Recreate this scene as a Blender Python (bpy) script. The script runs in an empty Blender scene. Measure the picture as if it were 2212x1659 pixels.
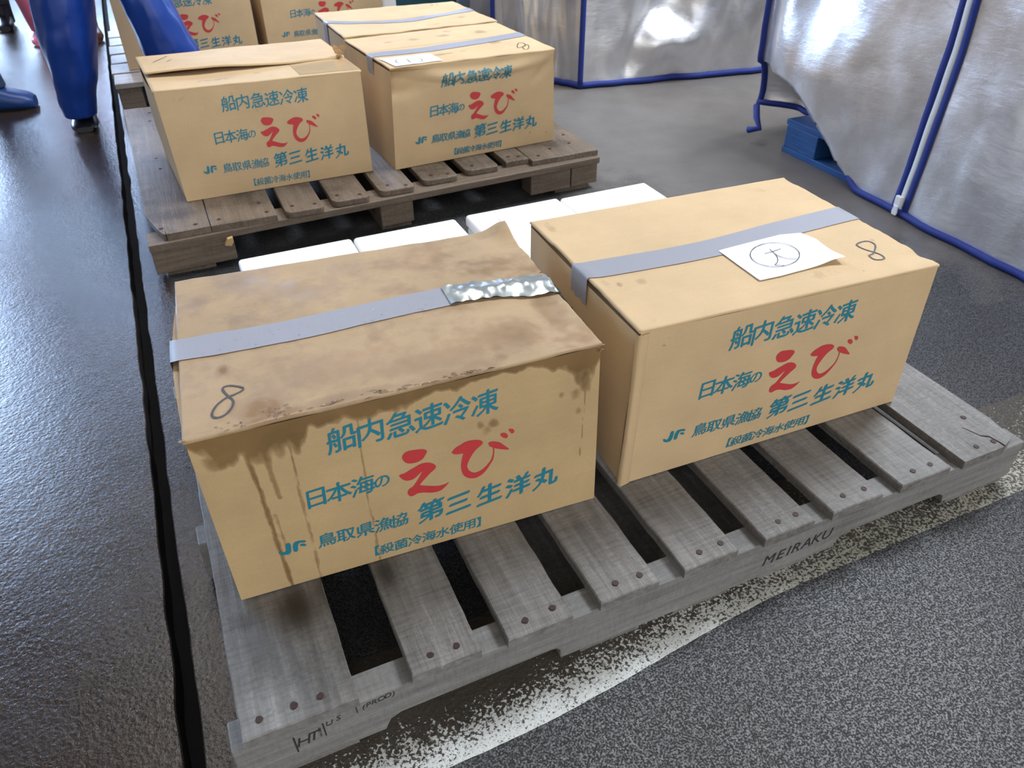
import bpy, bmesh, math, random
from mathutils import Vector, Matrix, noise as mnoise
random.seed(7)
C = bpy.context.scene.collection
scene = bpy.context.scene

# ------------------------------------------------------------------ camera, sky, lamps, exposure
cam_d = bpy.data.cameras.new('camera'); cam = bpy.data.objects.new('camera', cam_d); C.objects.link(cam)
cam.matrix_world = Matrix(((0.91222, 0.24909, -0.32528, 0.1004), (-0.40964, 0.54146, -0.73418, -0.5690),
                           (-0.00675, 0.80298, 0.59597, 0.9882), (0, 0, 0, 1)))
cam_d.sensor_width = 36.0; cam_d.lens = 36.0 * 1664.8 / 2212
cam_d.clip_start = 0.02; cam_d.clip_end = 200
cam_d.dof.use_dof = True; cam_d.dof.focus_distance = 1.05; cam_d.dof.aperture_fstop = 13
scene.camera = cam

scene.view_settings.view_transform = 'Standard'; scene.view_settings.look = 'None'
scene.view_settings.gamma = 1.0; scene.view_settings.use_curve_mapping = False
scene.view_settings.exposure = 0.0

world = bpy.data.worlds.new('overcast_sky'); scene.world = world; world.use_nodes = True
wn = world.node_tree.nodes; bg = wn['Background']
# overcast sky: grey all round, with a bright blue-white patch low at the back left and a broad bright side behind the camera
wl = world.node_tree.links; wtc = wn.new('ShaderNodeTexCoord')
def lobe(direction, start, col):
    dt = wn.new('ShaderNodeVectorMath'); dt.operation = 'DOT_PRODUCT'; dt.inputs[1].default_value = Vector(direction).normalized()
    wl.new(wtc.outputs['Generated'], dt.inputs[0])
    r = wn.new('ShaderNodeValToRGB'); e = r.color_ramp.elements; r.color_ramp.interpolation = 'EASE'
    e[0].position = start; e[0].color = (0, 0, 0, 1); e[1].position = 1.0; e[1].color = (*col, 1)
    wl.new(dt.outputs['Value'], r.inputs[0]); return r.outputs[0]
def vadd(p, q):
    n = wn.new('ShaderNodeVectorMath'); n.operation = 'ADD'
    for i, v in enumerate((p, q)):
        if isinstance(v, tuple): n.inputs[i].default_value = v
        else: wl.new(v, n.inputs[i])
    return n.outputs[0]
sky = vadd(vadd((0.40, 0.42, 0.45), lobe((-0.27, 0.87, 0.38), 0.86, (21.0, 29.0, 43.0))), lobe((0.15, -0.95, 0.25), 0.20, (1.42, 1.40, 1.34)))
wl.new(sky, bg.inputs[0]); bg.inputs[1].default_value = 1.0

def area(name, loc, target, sx, sy, power, col):
    d = bpy.data.lights.new(name, 'AREA'); d.shape = 'RECTANGLE'; d.size = sx; d.size_y = sy
    d.energy = power; d.color = col
    o = bpy.data.objects.new(name, d); C.objects.link(o); o.location = loc
    o.rotation_euler = (Vector(target) - Vector(loc)).to_track_quat('-Z', 'Y').to_euler()
    return o
area('ceiling_lamp', (0.7, 3.0, 3.9), (0.7, 2.8, 0), 2.6, 1.6, 100, (1.0, 0.95, 0.89))
area('ceiling_lamp', (3.5, 1.5, 3.9), (3.2, 1.3, 0), 1.4, 1.4, 260, (0.86, 0.93, 1.0))

# ------------------------------------------------------------------ helpers
def tag(o, label=None, cat=None, group=None, kind=None):
    if label: o['label'] = label
    if cat: o['category'] = cat
    if group: o['group'] = group
    if kind: o['kind'] = kind
    return o
def thing(name, loc, label, cat, group=None):
    o = bpy.data.objects.new(name, None); C.objects.link(o); o.location = loc
    o.empty_display_size = 0.05
    return tag(o, label, cat, group)
def mesh(name, verts, faces, mat, parent=None, smooth=False, stain=None, loc=None):
    """verts in world metres; stored relative to the owning thing's base."""
    org = Vector(loc) if loc is not None else Vector((0, 0, 0))
    root = parent
    base = Vector((0, 0, 0))
    while root is not None:
        base += root.location; root = root.parent
    m = bpy.data.meshes.new(name)
    m.from_pydata([tuple(Vector(v) - base - org) for v in verts], [], faces)
    m.validate(); m.update()
    if smooth:
        for p in m.polygons: p.use_smooth = True
    if stain is not None and len(stain) == len(m.vertices):
        a = m.attributes.new('stain', 'FLOAT', 'POINT')
        a.data.foreach_set('value', [float(s) for s in stain])
    if mat: m.materials.append(mat)
    o = bpy.data.objects.new(name, m); C.objects.link(o)
    o.location = org
    if parent: o.parent = parent
    return o
def fix_normals(o):
    bm = bmesh.new(); bm.from_mesh(o.data); bmesh.ops.recalc_face_normals(bm, faces=bm.faces); bm.to_mesh(o.data); bm.free()
    return o
class G:
    """collects vertices and faces"""
    def __init__(s): s.v = []; s.f = []; s.s = []
    def grid(s, rows, st=None, flip=False):
        n0 = len(s.v); nr = len(rows); nc = len(rows[0])
        for r in rows: s.v.extend(r)
        if st is not None:
            for r in st: s.s.extend(r)
        else: s.s.extend([0.0] * (nr * nc))
        for i in range(nr - 1):
            for j in range(nc - 1):
                a = n0 + i * nc + j; q = (a, a + 1, a + nc + 1, a + nc)
                s.f.append(q[::-1] if flip else q)
    def box(s, x0, x1, y0, y1, z0, z1):
        n = len(s.v)
        s.v += [(x0,y0,z0),(x1,y0,z0),(x1,y1,z0),(x0,y1,z0),(x0,y0,z1),(x1,y0,z1),(x1,y1,z1),(x0,y1,z1)]
        s.f += [tuple(n+i for i in q) for q in ((3,2,1,0),(4,5,6,7),(0,1,5,4),(1,2,6,5),(2,3,7,6),(3,0,4,7))]
        s.s += [0.0]*8
    def prism(s, outline, axis, a, b, jit=0):
        """outline of 2D points extruded along axis ('x','y','z') from a to b"""
        n = len(s.v); k = len(outline)
        P = {'x': lambda p, t: (t, p[0], p[1]), 'y': lambda p, t: (p[0], t, p[1]), 'z': lambda p, t: (p[0], p[1], t)}[axis]
        s.v += [P(p, a) for p in outline] + [P(p, b) for p in outline]; s.s += [0.0]*(2*k)
        s.f += [tuple(n+i for i in range(k))[::-1], tuple(n+k+i for i in range(k))]
        s.f += [(n+i, n+(i+1) % k, n+k+(i+1) % k, n+k+i) for i in range(k)]
    def tube(s, pts, rad, seg=8, cap=True):
        pts = [Vector(p) for p in pts]; n0 = len(s.v); prev = None
        for i, p in enumerate(pts):
            t = (pts[min(i+1, len(pts)-1)] - pts[max(i-1, 0)]).normalized()
            if prev is None:
                u = t.cross(Vector((0, 0, 1)))
                if u.length < 1e-3: u = t.cross(Vector((1, 0, 0)))
                u.normalize()
            else: u = (prev - t * prev.dot(t)).normalized()
            prev = u; w = t.cross(u); r = rad[i] if isinstance(rad, (list, tuple)) else rad
            for k in range(seg):
                a = 2*math.pi*k/seg; s.v.append(tuple(p + u*(r*math.cos(a)) + w*(r*math.sin(a)))); s.s.append(0.0)
        for i in range(len(pts)-1):
            for k in range(seg):
                a = n0+i*seg+k; b = n0+i*seg+(k+1) % seg; s.f.append((a, b, b+seg, a+seg))
        if cap:
            s.f.append(tuple(n0+k for k in range(seg))[::-1]); e = n0+(len(pts)-1)*seg; s.f.append(tuple(e+k for k in range(seg)))
    def make(s, name, mat, parent=None, smooth=False, loc=None, bevel=0):
        o = mesh(name, s.v, s.f, mat, parent, smooth, s.s, loc); fix_normals(o)
        if bevel:
            md = o.modifiers.new('bevel', 'BEVEL'); md.width = bevel; md.segments = 2; md.limit_method = 'ANGLE'; md.angle_limit = 0.7
        return o
def lerp(a, b, t): return a + (b - a) * t
def sstep(a, b, x):
    t = max(0.0, min(1.0, (x - a) / (b - a))); return t*t*(3-2*t)
def fbm(x, y, z, oct=4): return mnoise.fractal(Vector((x, y, z)), 1.0, 2.0, oct)

# ------------------------------------------------------------------ materials
def new_mat(name):
    m = bpy.data.materials.new(name); m.use_nodes = True
    return m, m.node_tree.nodes, m.node_tree.links, m.node_tree.nodes['Principled BSDF']
class NB:
    def __init__(s, name): s.m, s.n, s.l, s.b = new_mat(name)
    def node(s, t, **kw):
        n = s.n.new(t)
        for k, v in kw.items(): setattr(n, k, v)
        return n
    def coord(s, rnd=True):
        tc = s.node('ShaderNodeTexCoord'); out = tc.outputs['Object']
        if rnd:
            oi = s.node('ShaderNodeObjectInfo'); ml = s.node('ShaderNodeMath', operation='MULTIPLY'); ml.inputs[1].default_value = 37.0
            s.l.new(oi.outputs['Random'], ml.inputs[0]); ad = s.node('ShaderNodeVectorMath', operation='ADD')
            s.l.new(out, ad.inputs[0]); s.l.new(ml.outputs[0], ad.inputs[1]); out = ad.outputs[0]
        return out
    def noise(s, vec, scale, detail=4, rough=0.55, stretch=None):
        if stretch:
            mp = s.node('ShaderNodeMapping'); mp.inputs['Scale'].default_value = stretch; s.l.new(vec, mp.inputs[0]); vec = mp.outputs[0]
        n = s.node('ShaderNodeTexNoise'); n.inputs['Scale'].default_value = scale; n.inputs['Detail'].default_value = detail
        n.inputs['Roughness'].default_value = rough; s.l.new(vec, n.inputs['Vector']); return n.outputs[0]
    def voronoi(s, vec, scale, feature='F1'):
        n = s.node('ShaderNodeTexVoronoi', feature=feature); n.inputs['Scale'].default_value = scale; s.l.new(vec, n.inputs['Vector']); return n.outputs['Distance']
    def ramp(s, fac, stops):
        r = s.node('ShaderNodeValToRGB'); e = r.color_ramp.elements
        while len(e) < len(stops): e.new(0.5)
        for k, (p, c) in zip(e, stops):
            k.position = p; k.color = (c, c, c, 1) if isinstance(c, (int, float)) else (*c, 1)
        s.l.new(fac, r.inputs[0]); return r.outputs[0]
    def mix(s, fac, a, b, mode='MIX'):
        n = s.node('ShaderNodeMix', data_type='RGBA', blend_type=mode)
        for idx, v in ((0, fac), (6, a), (7, b)):
            if hasattr(v, 'is_linked'): s.l.new(v, n.inputs[idx])
            else: n.inputs[idx].default_value = v if idx == 0 else ((*v, 1) if len(v) == 3 else v)
        return n.outputs[2]
    def math(s, op, a, b=None, clamp=False):
        n = s.node('ShaderNodeMath', operation=op, use_clamp=clamp)
        for i, v in enumerate((a, b)):
            if v is None: continue
            if hasattr(v, 'is_linked'): s.l.new(v, n.inputs[i])
            else: n.inputs[i].default_value = v
        return n.outputs[0]
    def attr(s, name): n = s.node('ShaderNodeAttribute', attribute_name=name); return n.outputs['Fac']
    def sep(s, vec):
        n = s.node('ShaderNodeSeparateXYZ'); s.l.new(vec, n.inputs[0]); return n.outputs
    def set(s, **kw):
        for k, v in kw.items():
            k = k.replace('_', ' ')
            if hasattr(v, 'is_linked'): s.l.new(v, s.b.inputs[k])
            else: s.b.inputs[k].default_value = (*v, 1) if isinstance(v, tuple) and len(v) == 3 else v
    def bump(s, h, strength=0.3, dist=0.01, prev=None):
        n = s.node('ShaderNodeBump'); n.inputs['Strength'].default_value = strength; n.inputs['Distance'].default_value = dist
        s.l.new(h, n.inputs['Height'])
        if prev: s.l.new(prev, n.inputs['Normal'])
        s.l.new(n.outputs[0], s.b.inputs['Normal']); return n.outputs[0]

def plain(name, col, rough=0.5, metal=0.0, var=0.06, scale=40, bump=0.0):
    n = NB(name); v = n.coord(); f = n.noise(v, scale)
    n.set(Base_Color=n.mix(f, tuple(c*(1-var) for c in col), tuple(min(1, c*(1+var)) for c in col)), Roughness=rough, Metallic=metal)
    if bump: n.bump(f, bump, 0.003)
    return n.m

def cardboard(name, base, stain_col, stain_rough=0.45, blotch=0.10, tint=None):
    n = NB(name); v = n.coord()
    fine = n.noise(v, 420, 3); mid = n.noise(v, 9, 5); fib = n.noise(v, 60, 3, stretch=(0.25, 2, 2))
    c = n.mix(n.ramp(mid, [(0.3, 0.0), (0.75, 1.0)]), tuple(x*(1-blotch) for x in base), tuple(min(1, x*(1+blotch*0.6)) for x in base))
    c = n.mix(n.math('MULTIPLY', n.ramp(fine, [(0.45, 0.0), (0.75, 1.0)]), 0.16), c, tuple(x*0.55 for x in base))
    c = n.mix(n.math('MULTIPLY', n.ramp(fib, [(0.5, 0.0), (0.8, 1.0)]), 0.12), c, tuple(min(1, x*1.25) for x in base))
    st = n.attr('stain'); edge = n.noise(v, 55, 4)
    k = n.math('ADD', st, n.math('MULTIPLY', n.math('SUBTRACT', edge, 0.5), 0.55))
    k = n.math('MULTIPLY', n.ramp(k, [(0.22, 0.0), (0.42, 0.55), (0.85, 1.0)]), n.ramp(st, [(0.0, 0.0), (0.12, 1.0)]))
    c = n.mix(k, c, n.mix(n.ramp(mid, [(0.35, 0.0), (0.65, 1.0)]), stain_col, tuple(x*1.45 for x in stain_col)))
    n.set(Base_Color=c, Roughness=n.ramp(k, [(0.0, 0.72), (1.0, stain_rough)]))
    n.b.inputs['Specular IOR Level'].default_value = 0.35
    n.bump(n.math('ADD', fine, n.math('MULTIPLY', mid, 2.0)), 0.12, 0.002)
    return n.m

def wood(name, dark, midc, light, along, rough=0.62, saw=0.3, dirt=(0.03, 0.022, 0.018), dirt_amt=0.5, spec=0.4):
    n = NB(name); v = n.coord()
    st = {'x': ((5, 95, 95), (230, 16, 40)), 'y': ((95, 5, 95), (16, 230, 40))}[along]
    fib = n.noise(v, 1.0, 6, 0.65, st[0]); sawn = n.noise(v, 1.0, 3, 0.5, st[1]); blot = n.noise(v, 6, 5, 0.6); spk = n.noise(v, 160, 3)
    f = n.math('ADD', n.math('MULTIPLY', fib, 0.42), n.math('MULTIPLY', sawn, saw)); f = n.math('ADD', f, n.math('MULTIPLY', blot, 0.42))
    c = n.mix(n.ramp(f, [(0.38, 0.0), (0.62, 1.0)]), dark, midc); c = n.mix(n.ramp(f, [(0.58, 0.0), (0.85, 1.0)]), c, light)
    dash = n.math('MULTIPLY', n.ramp(n.math('ADD', sawn, n.math('MULTIPLY', n.math('SUBTRACT', blot, 0.5), 0.5)), [(0.56, 0.0), (0.68, 1.0)]), saw*1.5, True)
    c = n.mix(dash, c, dark)
    d = n.math('MULTIPLY', n.ramp(n.math('ADD', blot, n.math('MULTIPLY', spk, 0.35)), [(0.62, 0.0), (0.86, 1.0)]), dirt_amt)
    c = n.mix(d, c, dirt)
    s = n.attr('stain'); c = n.mix(s, c, tuple(x*0.5 for x in dirt))
    n.set(Base_Color=c, Roughness=n.mix(s, (rough,)*3, (0.25,)*3))
    n.b.inputs['Specular IOR Level'].default_value = spec
    n.bump(n.math('ADD', fib, n.math('MULTIPLY', sawn, saw*1.2)), 0.55, 0.0035)
    return n.m

M = {}
M['card'] = cardboard('tan_cardboard', (0.575, 0.412, 0.237), (0.20, 0.115, 0.045))
M['card_wet'] = cardboard('soaked_cardboard', (0.50, 0.352, 0.182), (0.165, 0.10, 0.042), 0.25, 0.12)
M['card_top_wet'] = cardboard('damp_cardboard_top', (0.42, 0.295, 0.172), (0.205, 0.125, 0.066), 0.20, 0.16)
M['card_dark'] = plain('seam_gap_shade', (0.20, 0.14, 0.08), 0.9, 0, 0.3, 300)
M['teal'] = plain('teal_print_ink', (0.012, 0.185, 0.265), 0.6, 0, 0.12, 90)
M['red'] = plain('red_print_ink', (0.50, 0.035, 0.04), 0.6, 0, 0.10, 60)
M['marker'] = plain('marker_pen_ink', (0.03, 0.03, 0.04), 0.5)
M['paper'] = plain('white_paper', (0.86, 0.87, 0.92), 0.8, 0, 0.02)
M['foam'] = plain('white_polystyrene', (0.93, 0.94, 0.95), 0.55, 0, 0.015, 250, 0.08)
M['tape'] = plain('grey_cloth_tape', (0.27, 0.275, 0.32), 0.5, 0, 0.05, 500, 0.15)
M['tape_shiny'] = plain('silver_tape_back', (0.42, 0.46, 0.47), 0.22, 0.55, 0.12, 60)
M['wood_grey'] = wood('weathered_grey_boards', (0.10, 0.093, 0.088), (0.25, 0.24, 0.23), (0.42, 0.415, 0.41), 'y', 0.5, 0.26, (0.055, 0.045, 0.038), 0.6)
M['wood_grey_x'] = wood('weathered_grey_stringer', (0.13, 0.125, 0.12), (0.27, 0.268, 0.262), (0.40, 0.40, 0.40), 'x', 0.55, 0.2, (0.09, 0.085, 0.08), 0.5)
M['wood_warm_y'] = wood('brown_lower_board', (0.16, 0.09, 0.045), (0.30, 0.18, 0.09), (0.38, 0.25, 0.13), 'y', 0.6, 0.2)
M['wood_brown'] = wood('damp_brown_boards', (0.10, 0.075, 0.055), (0.235, 0.18, 0.135), (0.36, 0.29, 0.23), 'y', 0.5, 0.2, (0.04, 0.027, 0.02), 0.85)
M['wood_brown_x'] = wood('damp_brown_blocks', (0.10, 0.075, 0.055), (0.235, 0.18, 0.135), (0.36, 0.29, 0.23), 'x', 0.55, 0.15, (0.045, 0.03, 0.022), 0.5)
M['wood_pale_x'] = wood('pale_grey_slats', (0.20, 0.17, 0.15), (0.36, 0.32, 0.29), (0.50, 0.45, 0.42), 'x', 0.5, 0.2, (0.06, 0.05, 0.045), 0.4)
M['wood_blue'] = wood('blue_painted_wood', (0.015, 0.07, 0.22), (0.03, 0.14, 0.42), (0.07, 0.22, 0.52), 'y', 0.5, 0.1, (0.02, 0.03, 0.06), 0.4)
M['nail'] = plain('rusty_nail_head', (0.045, 0.024, 0.019), 0.6, 0.3, 0.3, 200)
M['stencil'] = plain('black_stencil_ink', (0.02, 0.02, 0.022), 0.7)
M['blue_vinyl'] = plain('blue_vinyl_trousers', (0.008, 0.045, 0.28), 0.30, 0, 0.12, 12, 0.1)
M['pink_vinyl'] = plain('pink_vinyl_trousers', (0.62, 0.16, 0.26), 0.25, 0, 0.1, 12)
M['dark_cloth'] = plain('dark_cloth', (0.018, 0.02, 0.028), 0.8, 0, 0.2, 60)
M['navy_cloth'] = plain('navy_cloth', (0.02, 0.04, 0.10), 0.75, 0, 0.2, 60)
M['boot'] = plain('dark_rubber_boot', (0.015, 0.016, 0.022), 0.3, 0, 0.2, 30)
M['boot_brown'] = plain('brown_rubber_boot', (0.07, 0.028, 0.022), 0.3, 0, 0.2, 30)
M['clog'] = plain('blue_foam_clog', (0.012, 0.05, 0.20), 0.4, 0, 0.2, 30)
M['skin'] = plain('skin', (0.55, 0.34, 0.24), 0.5)
M['hair'] = plain('black_hair', (0.015, 0.012, 0.01), 0.5)
M['piping'] = plain('blue_webbing', (0.008, 0.026, 0.21), 0.7, 0, 0.15, 400, 0.3)
M['zip'] = plain('white_zip_teeth', (0.66, 0.70, 0.72), 0.5, 0, 0.2, 300)
M['white_plastic'] = plain('white_plastic', (0.82, 0.84, 0.86), 0.35)
M['teal_plastic'] = plain('dark_teal_plastic', (0.012, 0.075, 0.095), 0.4)
M['chip'] = plain('fresh_wood_chip', (0.50, 0.33, 0.16), 0.8)
M['concrete_wall'] = plain('grey_concrete', (0.22, 0.22, 0.22), 0.85, 0, 0.2, 3)
M['roof'] = plain('dark_roof_sheet', (0.075, 0.07, 0.068), 0.8, 0, 0.2, 3)

def silver():
    n = NB('silver_foil_fabric'); v = n.coord(False)
    weave = n.noise(v, 1.0, 3, 0.5, (260, 260, 900)); blot = n.noise(v, 7, 5); cr = n.noise(v, 1.0, 4, 0.55, (26, 26, 70))
    c = n.mix(n.ramp(blot, [(0.3, 0.0), (0.7, 1.0)]), (0.72, 0.72, 0.75), (0.90, 0.90, 0.92))
    n.set(Base_Color=c, Metallic=0.85, Roughness=n.ramp(blot, [(0.3, 0.27), (0.7, 0.40)]))
    n.bump(n.math('ADD', n.math('MULTIPLY', weave, 0.25), cr), 0.22, 0.006)
    return n.m
M['silver'] = silver()

def floor_mat():
    n = NB('wet_asphalt_floor'); v = n.coord(False); x, y, z = n.sep(v)
    big = n.noise(v, 1.6, 5); med = n.noise(v, 9, 6, 0.6); grit = n.noise(v, 210, 4, 0.7); peb = n.voronoi(v, 130); spk = n.noise(v, 420, 2)
    right = n.ramp(n.math('ADD', x, 0.0), [(0.0, 0.0), (0.02, 1.0)])          # coarser stone-chip asphalt on the pallet side of the gutter
    c = n.mix(n.ramp(big, [(0.35, 0.0), (0.65, 1.0)]), (0.015, 0.010, 0.008), (0.036, 0.025, 0.019))
    c = n.mix(n.ramp(grit, [(0.45, 0.0), (0.75, 1.0)]), c, (0.065, 0.045, 0.034))
    chips = n.math('ADD', n.math('MULTIPLY', n.noise(v, 330, 3, 0.65), 0.8), n.math('MULTIPLY', n.noise(v, 110, 2), 0.22))
    stone = n.mix(n.ramp(chips, [(0.49, 0.0), (0.60, 1.0)]), (0.010, 0.010, 0.012), n.mix(n.ramp(big, [(0.35, 0.0), (0.65, 1.0)]), (0.07, 0.073, 0.080), (0.20, 0.207, 0.22)))  # stone chips, their pale bluish tone also painting in some wet sparkle
    c = n.mix(n.math('MULTIPLY', right, 0.85), c, stone)
    # smoother, drier concrete towards the covers at the back right
    dry = n.math('ADD', n.math('MULTIPLY', n.math('SUBTRACT', x, 1.05), 1.2), n.math('MULTIPLY', n.math('SUBTRACT', y, 1.25), 0.9))
    dry = n.math('ADD', dry, n.math('MULTIPLY', n.math('SUBTRACT', med, 0.5), 1.2))
    dry = n.math('MULTIPLY', n.ramp(dry, [(0.25, 0.0), (0.8, 1.0)]), n.ramp(n.math('SUBTRACT', x, 0.3), [(0.3, 0.0), (0.6, 1.0)]))
    dryc = n.mix(med, (0.085, 0.075, 0.069), (0.16, 0.148, 0.14))
    c = n.mix(dry, c, dryc)
    # worn white painted line under the front pallet
    wob = n.math('MULTIPLY', n.math('SUBTRACT', n.noise(v, 25, 3), 0.5), 0.004)
    edge = n.node('ShaderNodeMapRange', interpolation_type='SMOOTHSTEP'); n.l.new(x, edge.inputs[0])
    for i_, v_ in ((1, 0.28), (2, 0.86), (3, -0.074), (4, -0.029)): edge.inputs[i_].default_value = v_
    yy = n.math('ADD', n.math('SUBTRACT', y, edge.outputs[0]), wob)      # 0 at the lower edge of the line
    band = n.math('MULTIPLY', n.math('GREATER_THAN', yy, 0.0), n.math('LESS_THAN', yy, 0.20))
    band = n.math('MULTIPLY', band, n.ramp(x, [(0.0, 0.0), (0.08, 1.0)]))
    wear = n.math('ADD', n.math('MULTIPLY', n.math('SUBTRACT', 0.045, yy), n.mix(n.ramp(x, [(0.55, 0.0), (0.95, 1.0)]), (6.5,)*3, (1.6,)*3)), n.math('ADD', n.math('MULTIPLY', n.noise(v, 190, 3, 0.6), 1.7), n.math('MULTIPLY', n.noise(v, 45, 4, 0.6), 0.55)))
    wear = n.math('ADD', wear, n.math('MULTIPLY', med, 0.35))
    paint = n.math('MULTIPLY', band, n.math('MULTIPLY', n.ramp(n.math('SUBTRACT', wear, 0.82), [(0.48, 0.0), (0.58, 1.0)]), n.ramp(chips, [(0.56, 1.0), (0.64, 0.12)])))
    c = n.mix(n.math('MULTIPLY', band, 0.6), c, n.mix(med, (0.035, 0.028, 0.018), (0.13, 0.10, 0.065)))
    c = n.mix(paint, c, n.mix(n.ramp(x, [(0.55, 0.0), (0.95, 1.0)]), (0.68, 0.69, 0.67), (0.42, 0.41, 0.34)))
    wet = n.ramp(n.math('ADD', n.math('MULTIPLY', big, 0.6), n.math('MULTIPLY', med, 0.5)), [(0.38, 0.11), (0.70, 0.22)])
    wet = n.mix(right, wet, n.math('ADD', wet, 0.05))
    pit = n.ramp(chips, [(0.47, 0.0), (0.58, 1.0)])      # dull pits between the wet stone chips
    wet = n.mix(n.math('MULTIPLY', right, n.math('SUBTRACT', 1.0, pit)), wet, (0.75,)*3)
    rough = n.mix(dry, wet, (0.52,)*3); rough = n.mix(paint, rough, (0.7,)*3)
    n.set(Base_Color=c, Roughness=rough); n.b.inputs['Specular IOR Level'].default_value = 0.5
    h = n.math('ADD', n.math('MULTIPLY', peb, 0.8), n.math('MULTIPLY', grit, 1.4))
    h = n.math('MULTIPLY', h, n.mix(right, (0.21,)*3, (0.38,)*3))
    h = n.math('MULTIPLY', h, n.math('SUBTRACT', 1.0, n.math('MULTIPLY', dry, 0.75)))
    b1 = n.bump(n.math('ADD', n.math('MULTIPLY', n.noise(v, 30, 4), 0.6), big), 0.12, 0.012)
    n.bump(h, 0.8, 0.0028, b1)
    return n.m
M['floor'] = floor_mat()
M['gutter'] = plain('gutter_shade', (0.010, 0.009, 0.010), 0.85, 0, 0.3, 30, 0.3); M['gutter'].node_tree.nodes['Principled BSDF'].inputs['Specular IOR Level'].default_value = 0.15  # near-black matte colour paints in the shade inside the groove

# ------------------------------------------------------------------ the hall
def wob(y, s): return 0.0035 * fbm(y*9, s, 0.3, 3)
def floor():
    g = G(); ys = [-4 + 0.0] + [-1.2 + 0.02*i for i in range(0, 260)] + [5, 7, 10, 14]
    L = [(-0.087 + wob(y, 1.1), y) for y in ys]; R = [(-0.060 + wob(y, 5.7), y) for y in ys]
    # strips: far-left .. groove, groove walls, groove .. far-right
    rows = []
    for (lx, y), (rx, _) in zip(L, R):
        rows.append([(-9, y, 0), (-1.2, y, 0), (lx-0.002, y, 0), (lx, y, -0.002), (lx+0.001, y, -0.045), (rx-0.001, y, -0.045), (rx, y, -0.002), (rx+0.002, y, 0), (1.5, y, 0), (12, y, 0)])
    g.grid(rows)
    o = g.make('floor', M['floor']); tag(o, kind='structure'); o.data.materials.append(M['gutter'])
    for p in o.data.polygons:
        if p.index % 9 in (3, 4, 5): p.material_index = 1
    return o
floor()
def slab(name, x0, x1, y0, y1, z0, z1, mat):
    g = G(); g.box(x0, x1, y0, y1, z0, z1); o = g.make(name, mat); tag(o, kind='structure'); return o
slab('ceiling', -6.5, 7.5, -2.2, 7.4, 4.2, 4.35, M['roof'])
slab('wall_back', 0.9, 7.5, 7.6, 7.8, 0, 4.2, M['concrete_wall'])
slab('added_beam', -6.5, 0.9, 7.2, 7.4, 3.0, 4.2, M['roof'])  # added lintel, out of view: keeps the bright sky patch off the near floor
slab('added_yard_wall', -9, 0.9, 13.0, 13.2, 0, 2.7, M['concrete_wall'])  # added unseen wall: hides low sky from the far floor's reflection
slab('added_left_wall', -4.8, -4.6, -2.2, 2.2, 0, 4.2, M['concrete_wall'])  # added unseen wall: shuts out sky light from the left side
slab('wall_right', 7.3, 7.5, 1.5, 7.6, 0, 4.2, M['concrete_wall'])

# ------------------------------------------------------------------ boards
def board(name, x0, x1, y0, y1, z0, z1, mat, parent, step=0.03, stain=None, warp=0.0012, ch=0.0018, edge=0.0012, long='y'):
    sd = random.random()*50
    def axis(a, b): 
        n = max(2, int(round((b-a)/step))); return [a] + [a+ch] + [lerp(a, b, i/n) for i in range(1, n)] + [b-ch] + [b]
    X = axis(x0, x1); Y = axis(y0, y1); rows = []; st = []
    for j, y in enumerate(Y):
        r = []; s = []
        for i, x in enumerate(X):
            e = (i in (0, len(X)-1)) or (j in (0, len(Y)-1))
            z = z1 - (ch if e else 0) + warp*fbm(x*7, y*7, sd, 2)
            jx = edge*fbm(y*22, sd, 3, 3) if i in (0, 1) else (edge*fbm(y*22, sd, 9, 3) if i >= len(X)-2 else 0)
            jy = edge*fbm(x*40, sd, 5, 3) if j in (0, 1) else (edge*fbm(x*40, sd, 7, 3) if j >= len(Y)-2 else 0)
            r.append((x+jx, y+jy, z)); s.append(stain(x, y) if stain else 0.0)
        rows.append(r); st.append(s)
    g = G(); g.grid(rows, st)
    per = [rows[0][i] for i in range(len(X))] + [rows[j][-1] for j in range(1, len(Y))] + [rows[-1][i] for i in range(len(X)-2, -1, -1)] + [rows[j][0] for j in range(len(Y)-2, 0, -1)]
    low = [(p[0], p[1], z0) for p in per]; n = len(per)
    g.grid([per + [per[0]], low + [low[0]]])
    k = len(g.v); g.v += low; g.s += [0.0]*n; g.f.append(tuple(k+i for i in range(n)))
    o = g.make(name, mat, parent)
    bm = bmesh.new(); bm.from_mesh(o.data); bmesh.ops.remove_doubles(bm, verts=bm.verts, dist=1e-5); bmesh.ops.recalc_face_normals(bm, faces=bm.faces); bm.to_mesh(o.data); bm.free()
    return o
def nails(pts, z, parent, r=0.0048):
    for (x, y) in pts:
        g = G(); sd = random.random()*9
        o = []
        for k in range(9):
            a = 2*math.pi*k/9; rr = r*(1+0.25*mnoise.noise(Vector((math.cos(a), math.sin(a), sd)))); o.append((x+rr*math.cos(a), y+rr*math.sin(a)))
        g.prism(o, 'z', z-0.004, z+0.0011); g.make('nail', M['nail'], parent)

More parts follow.
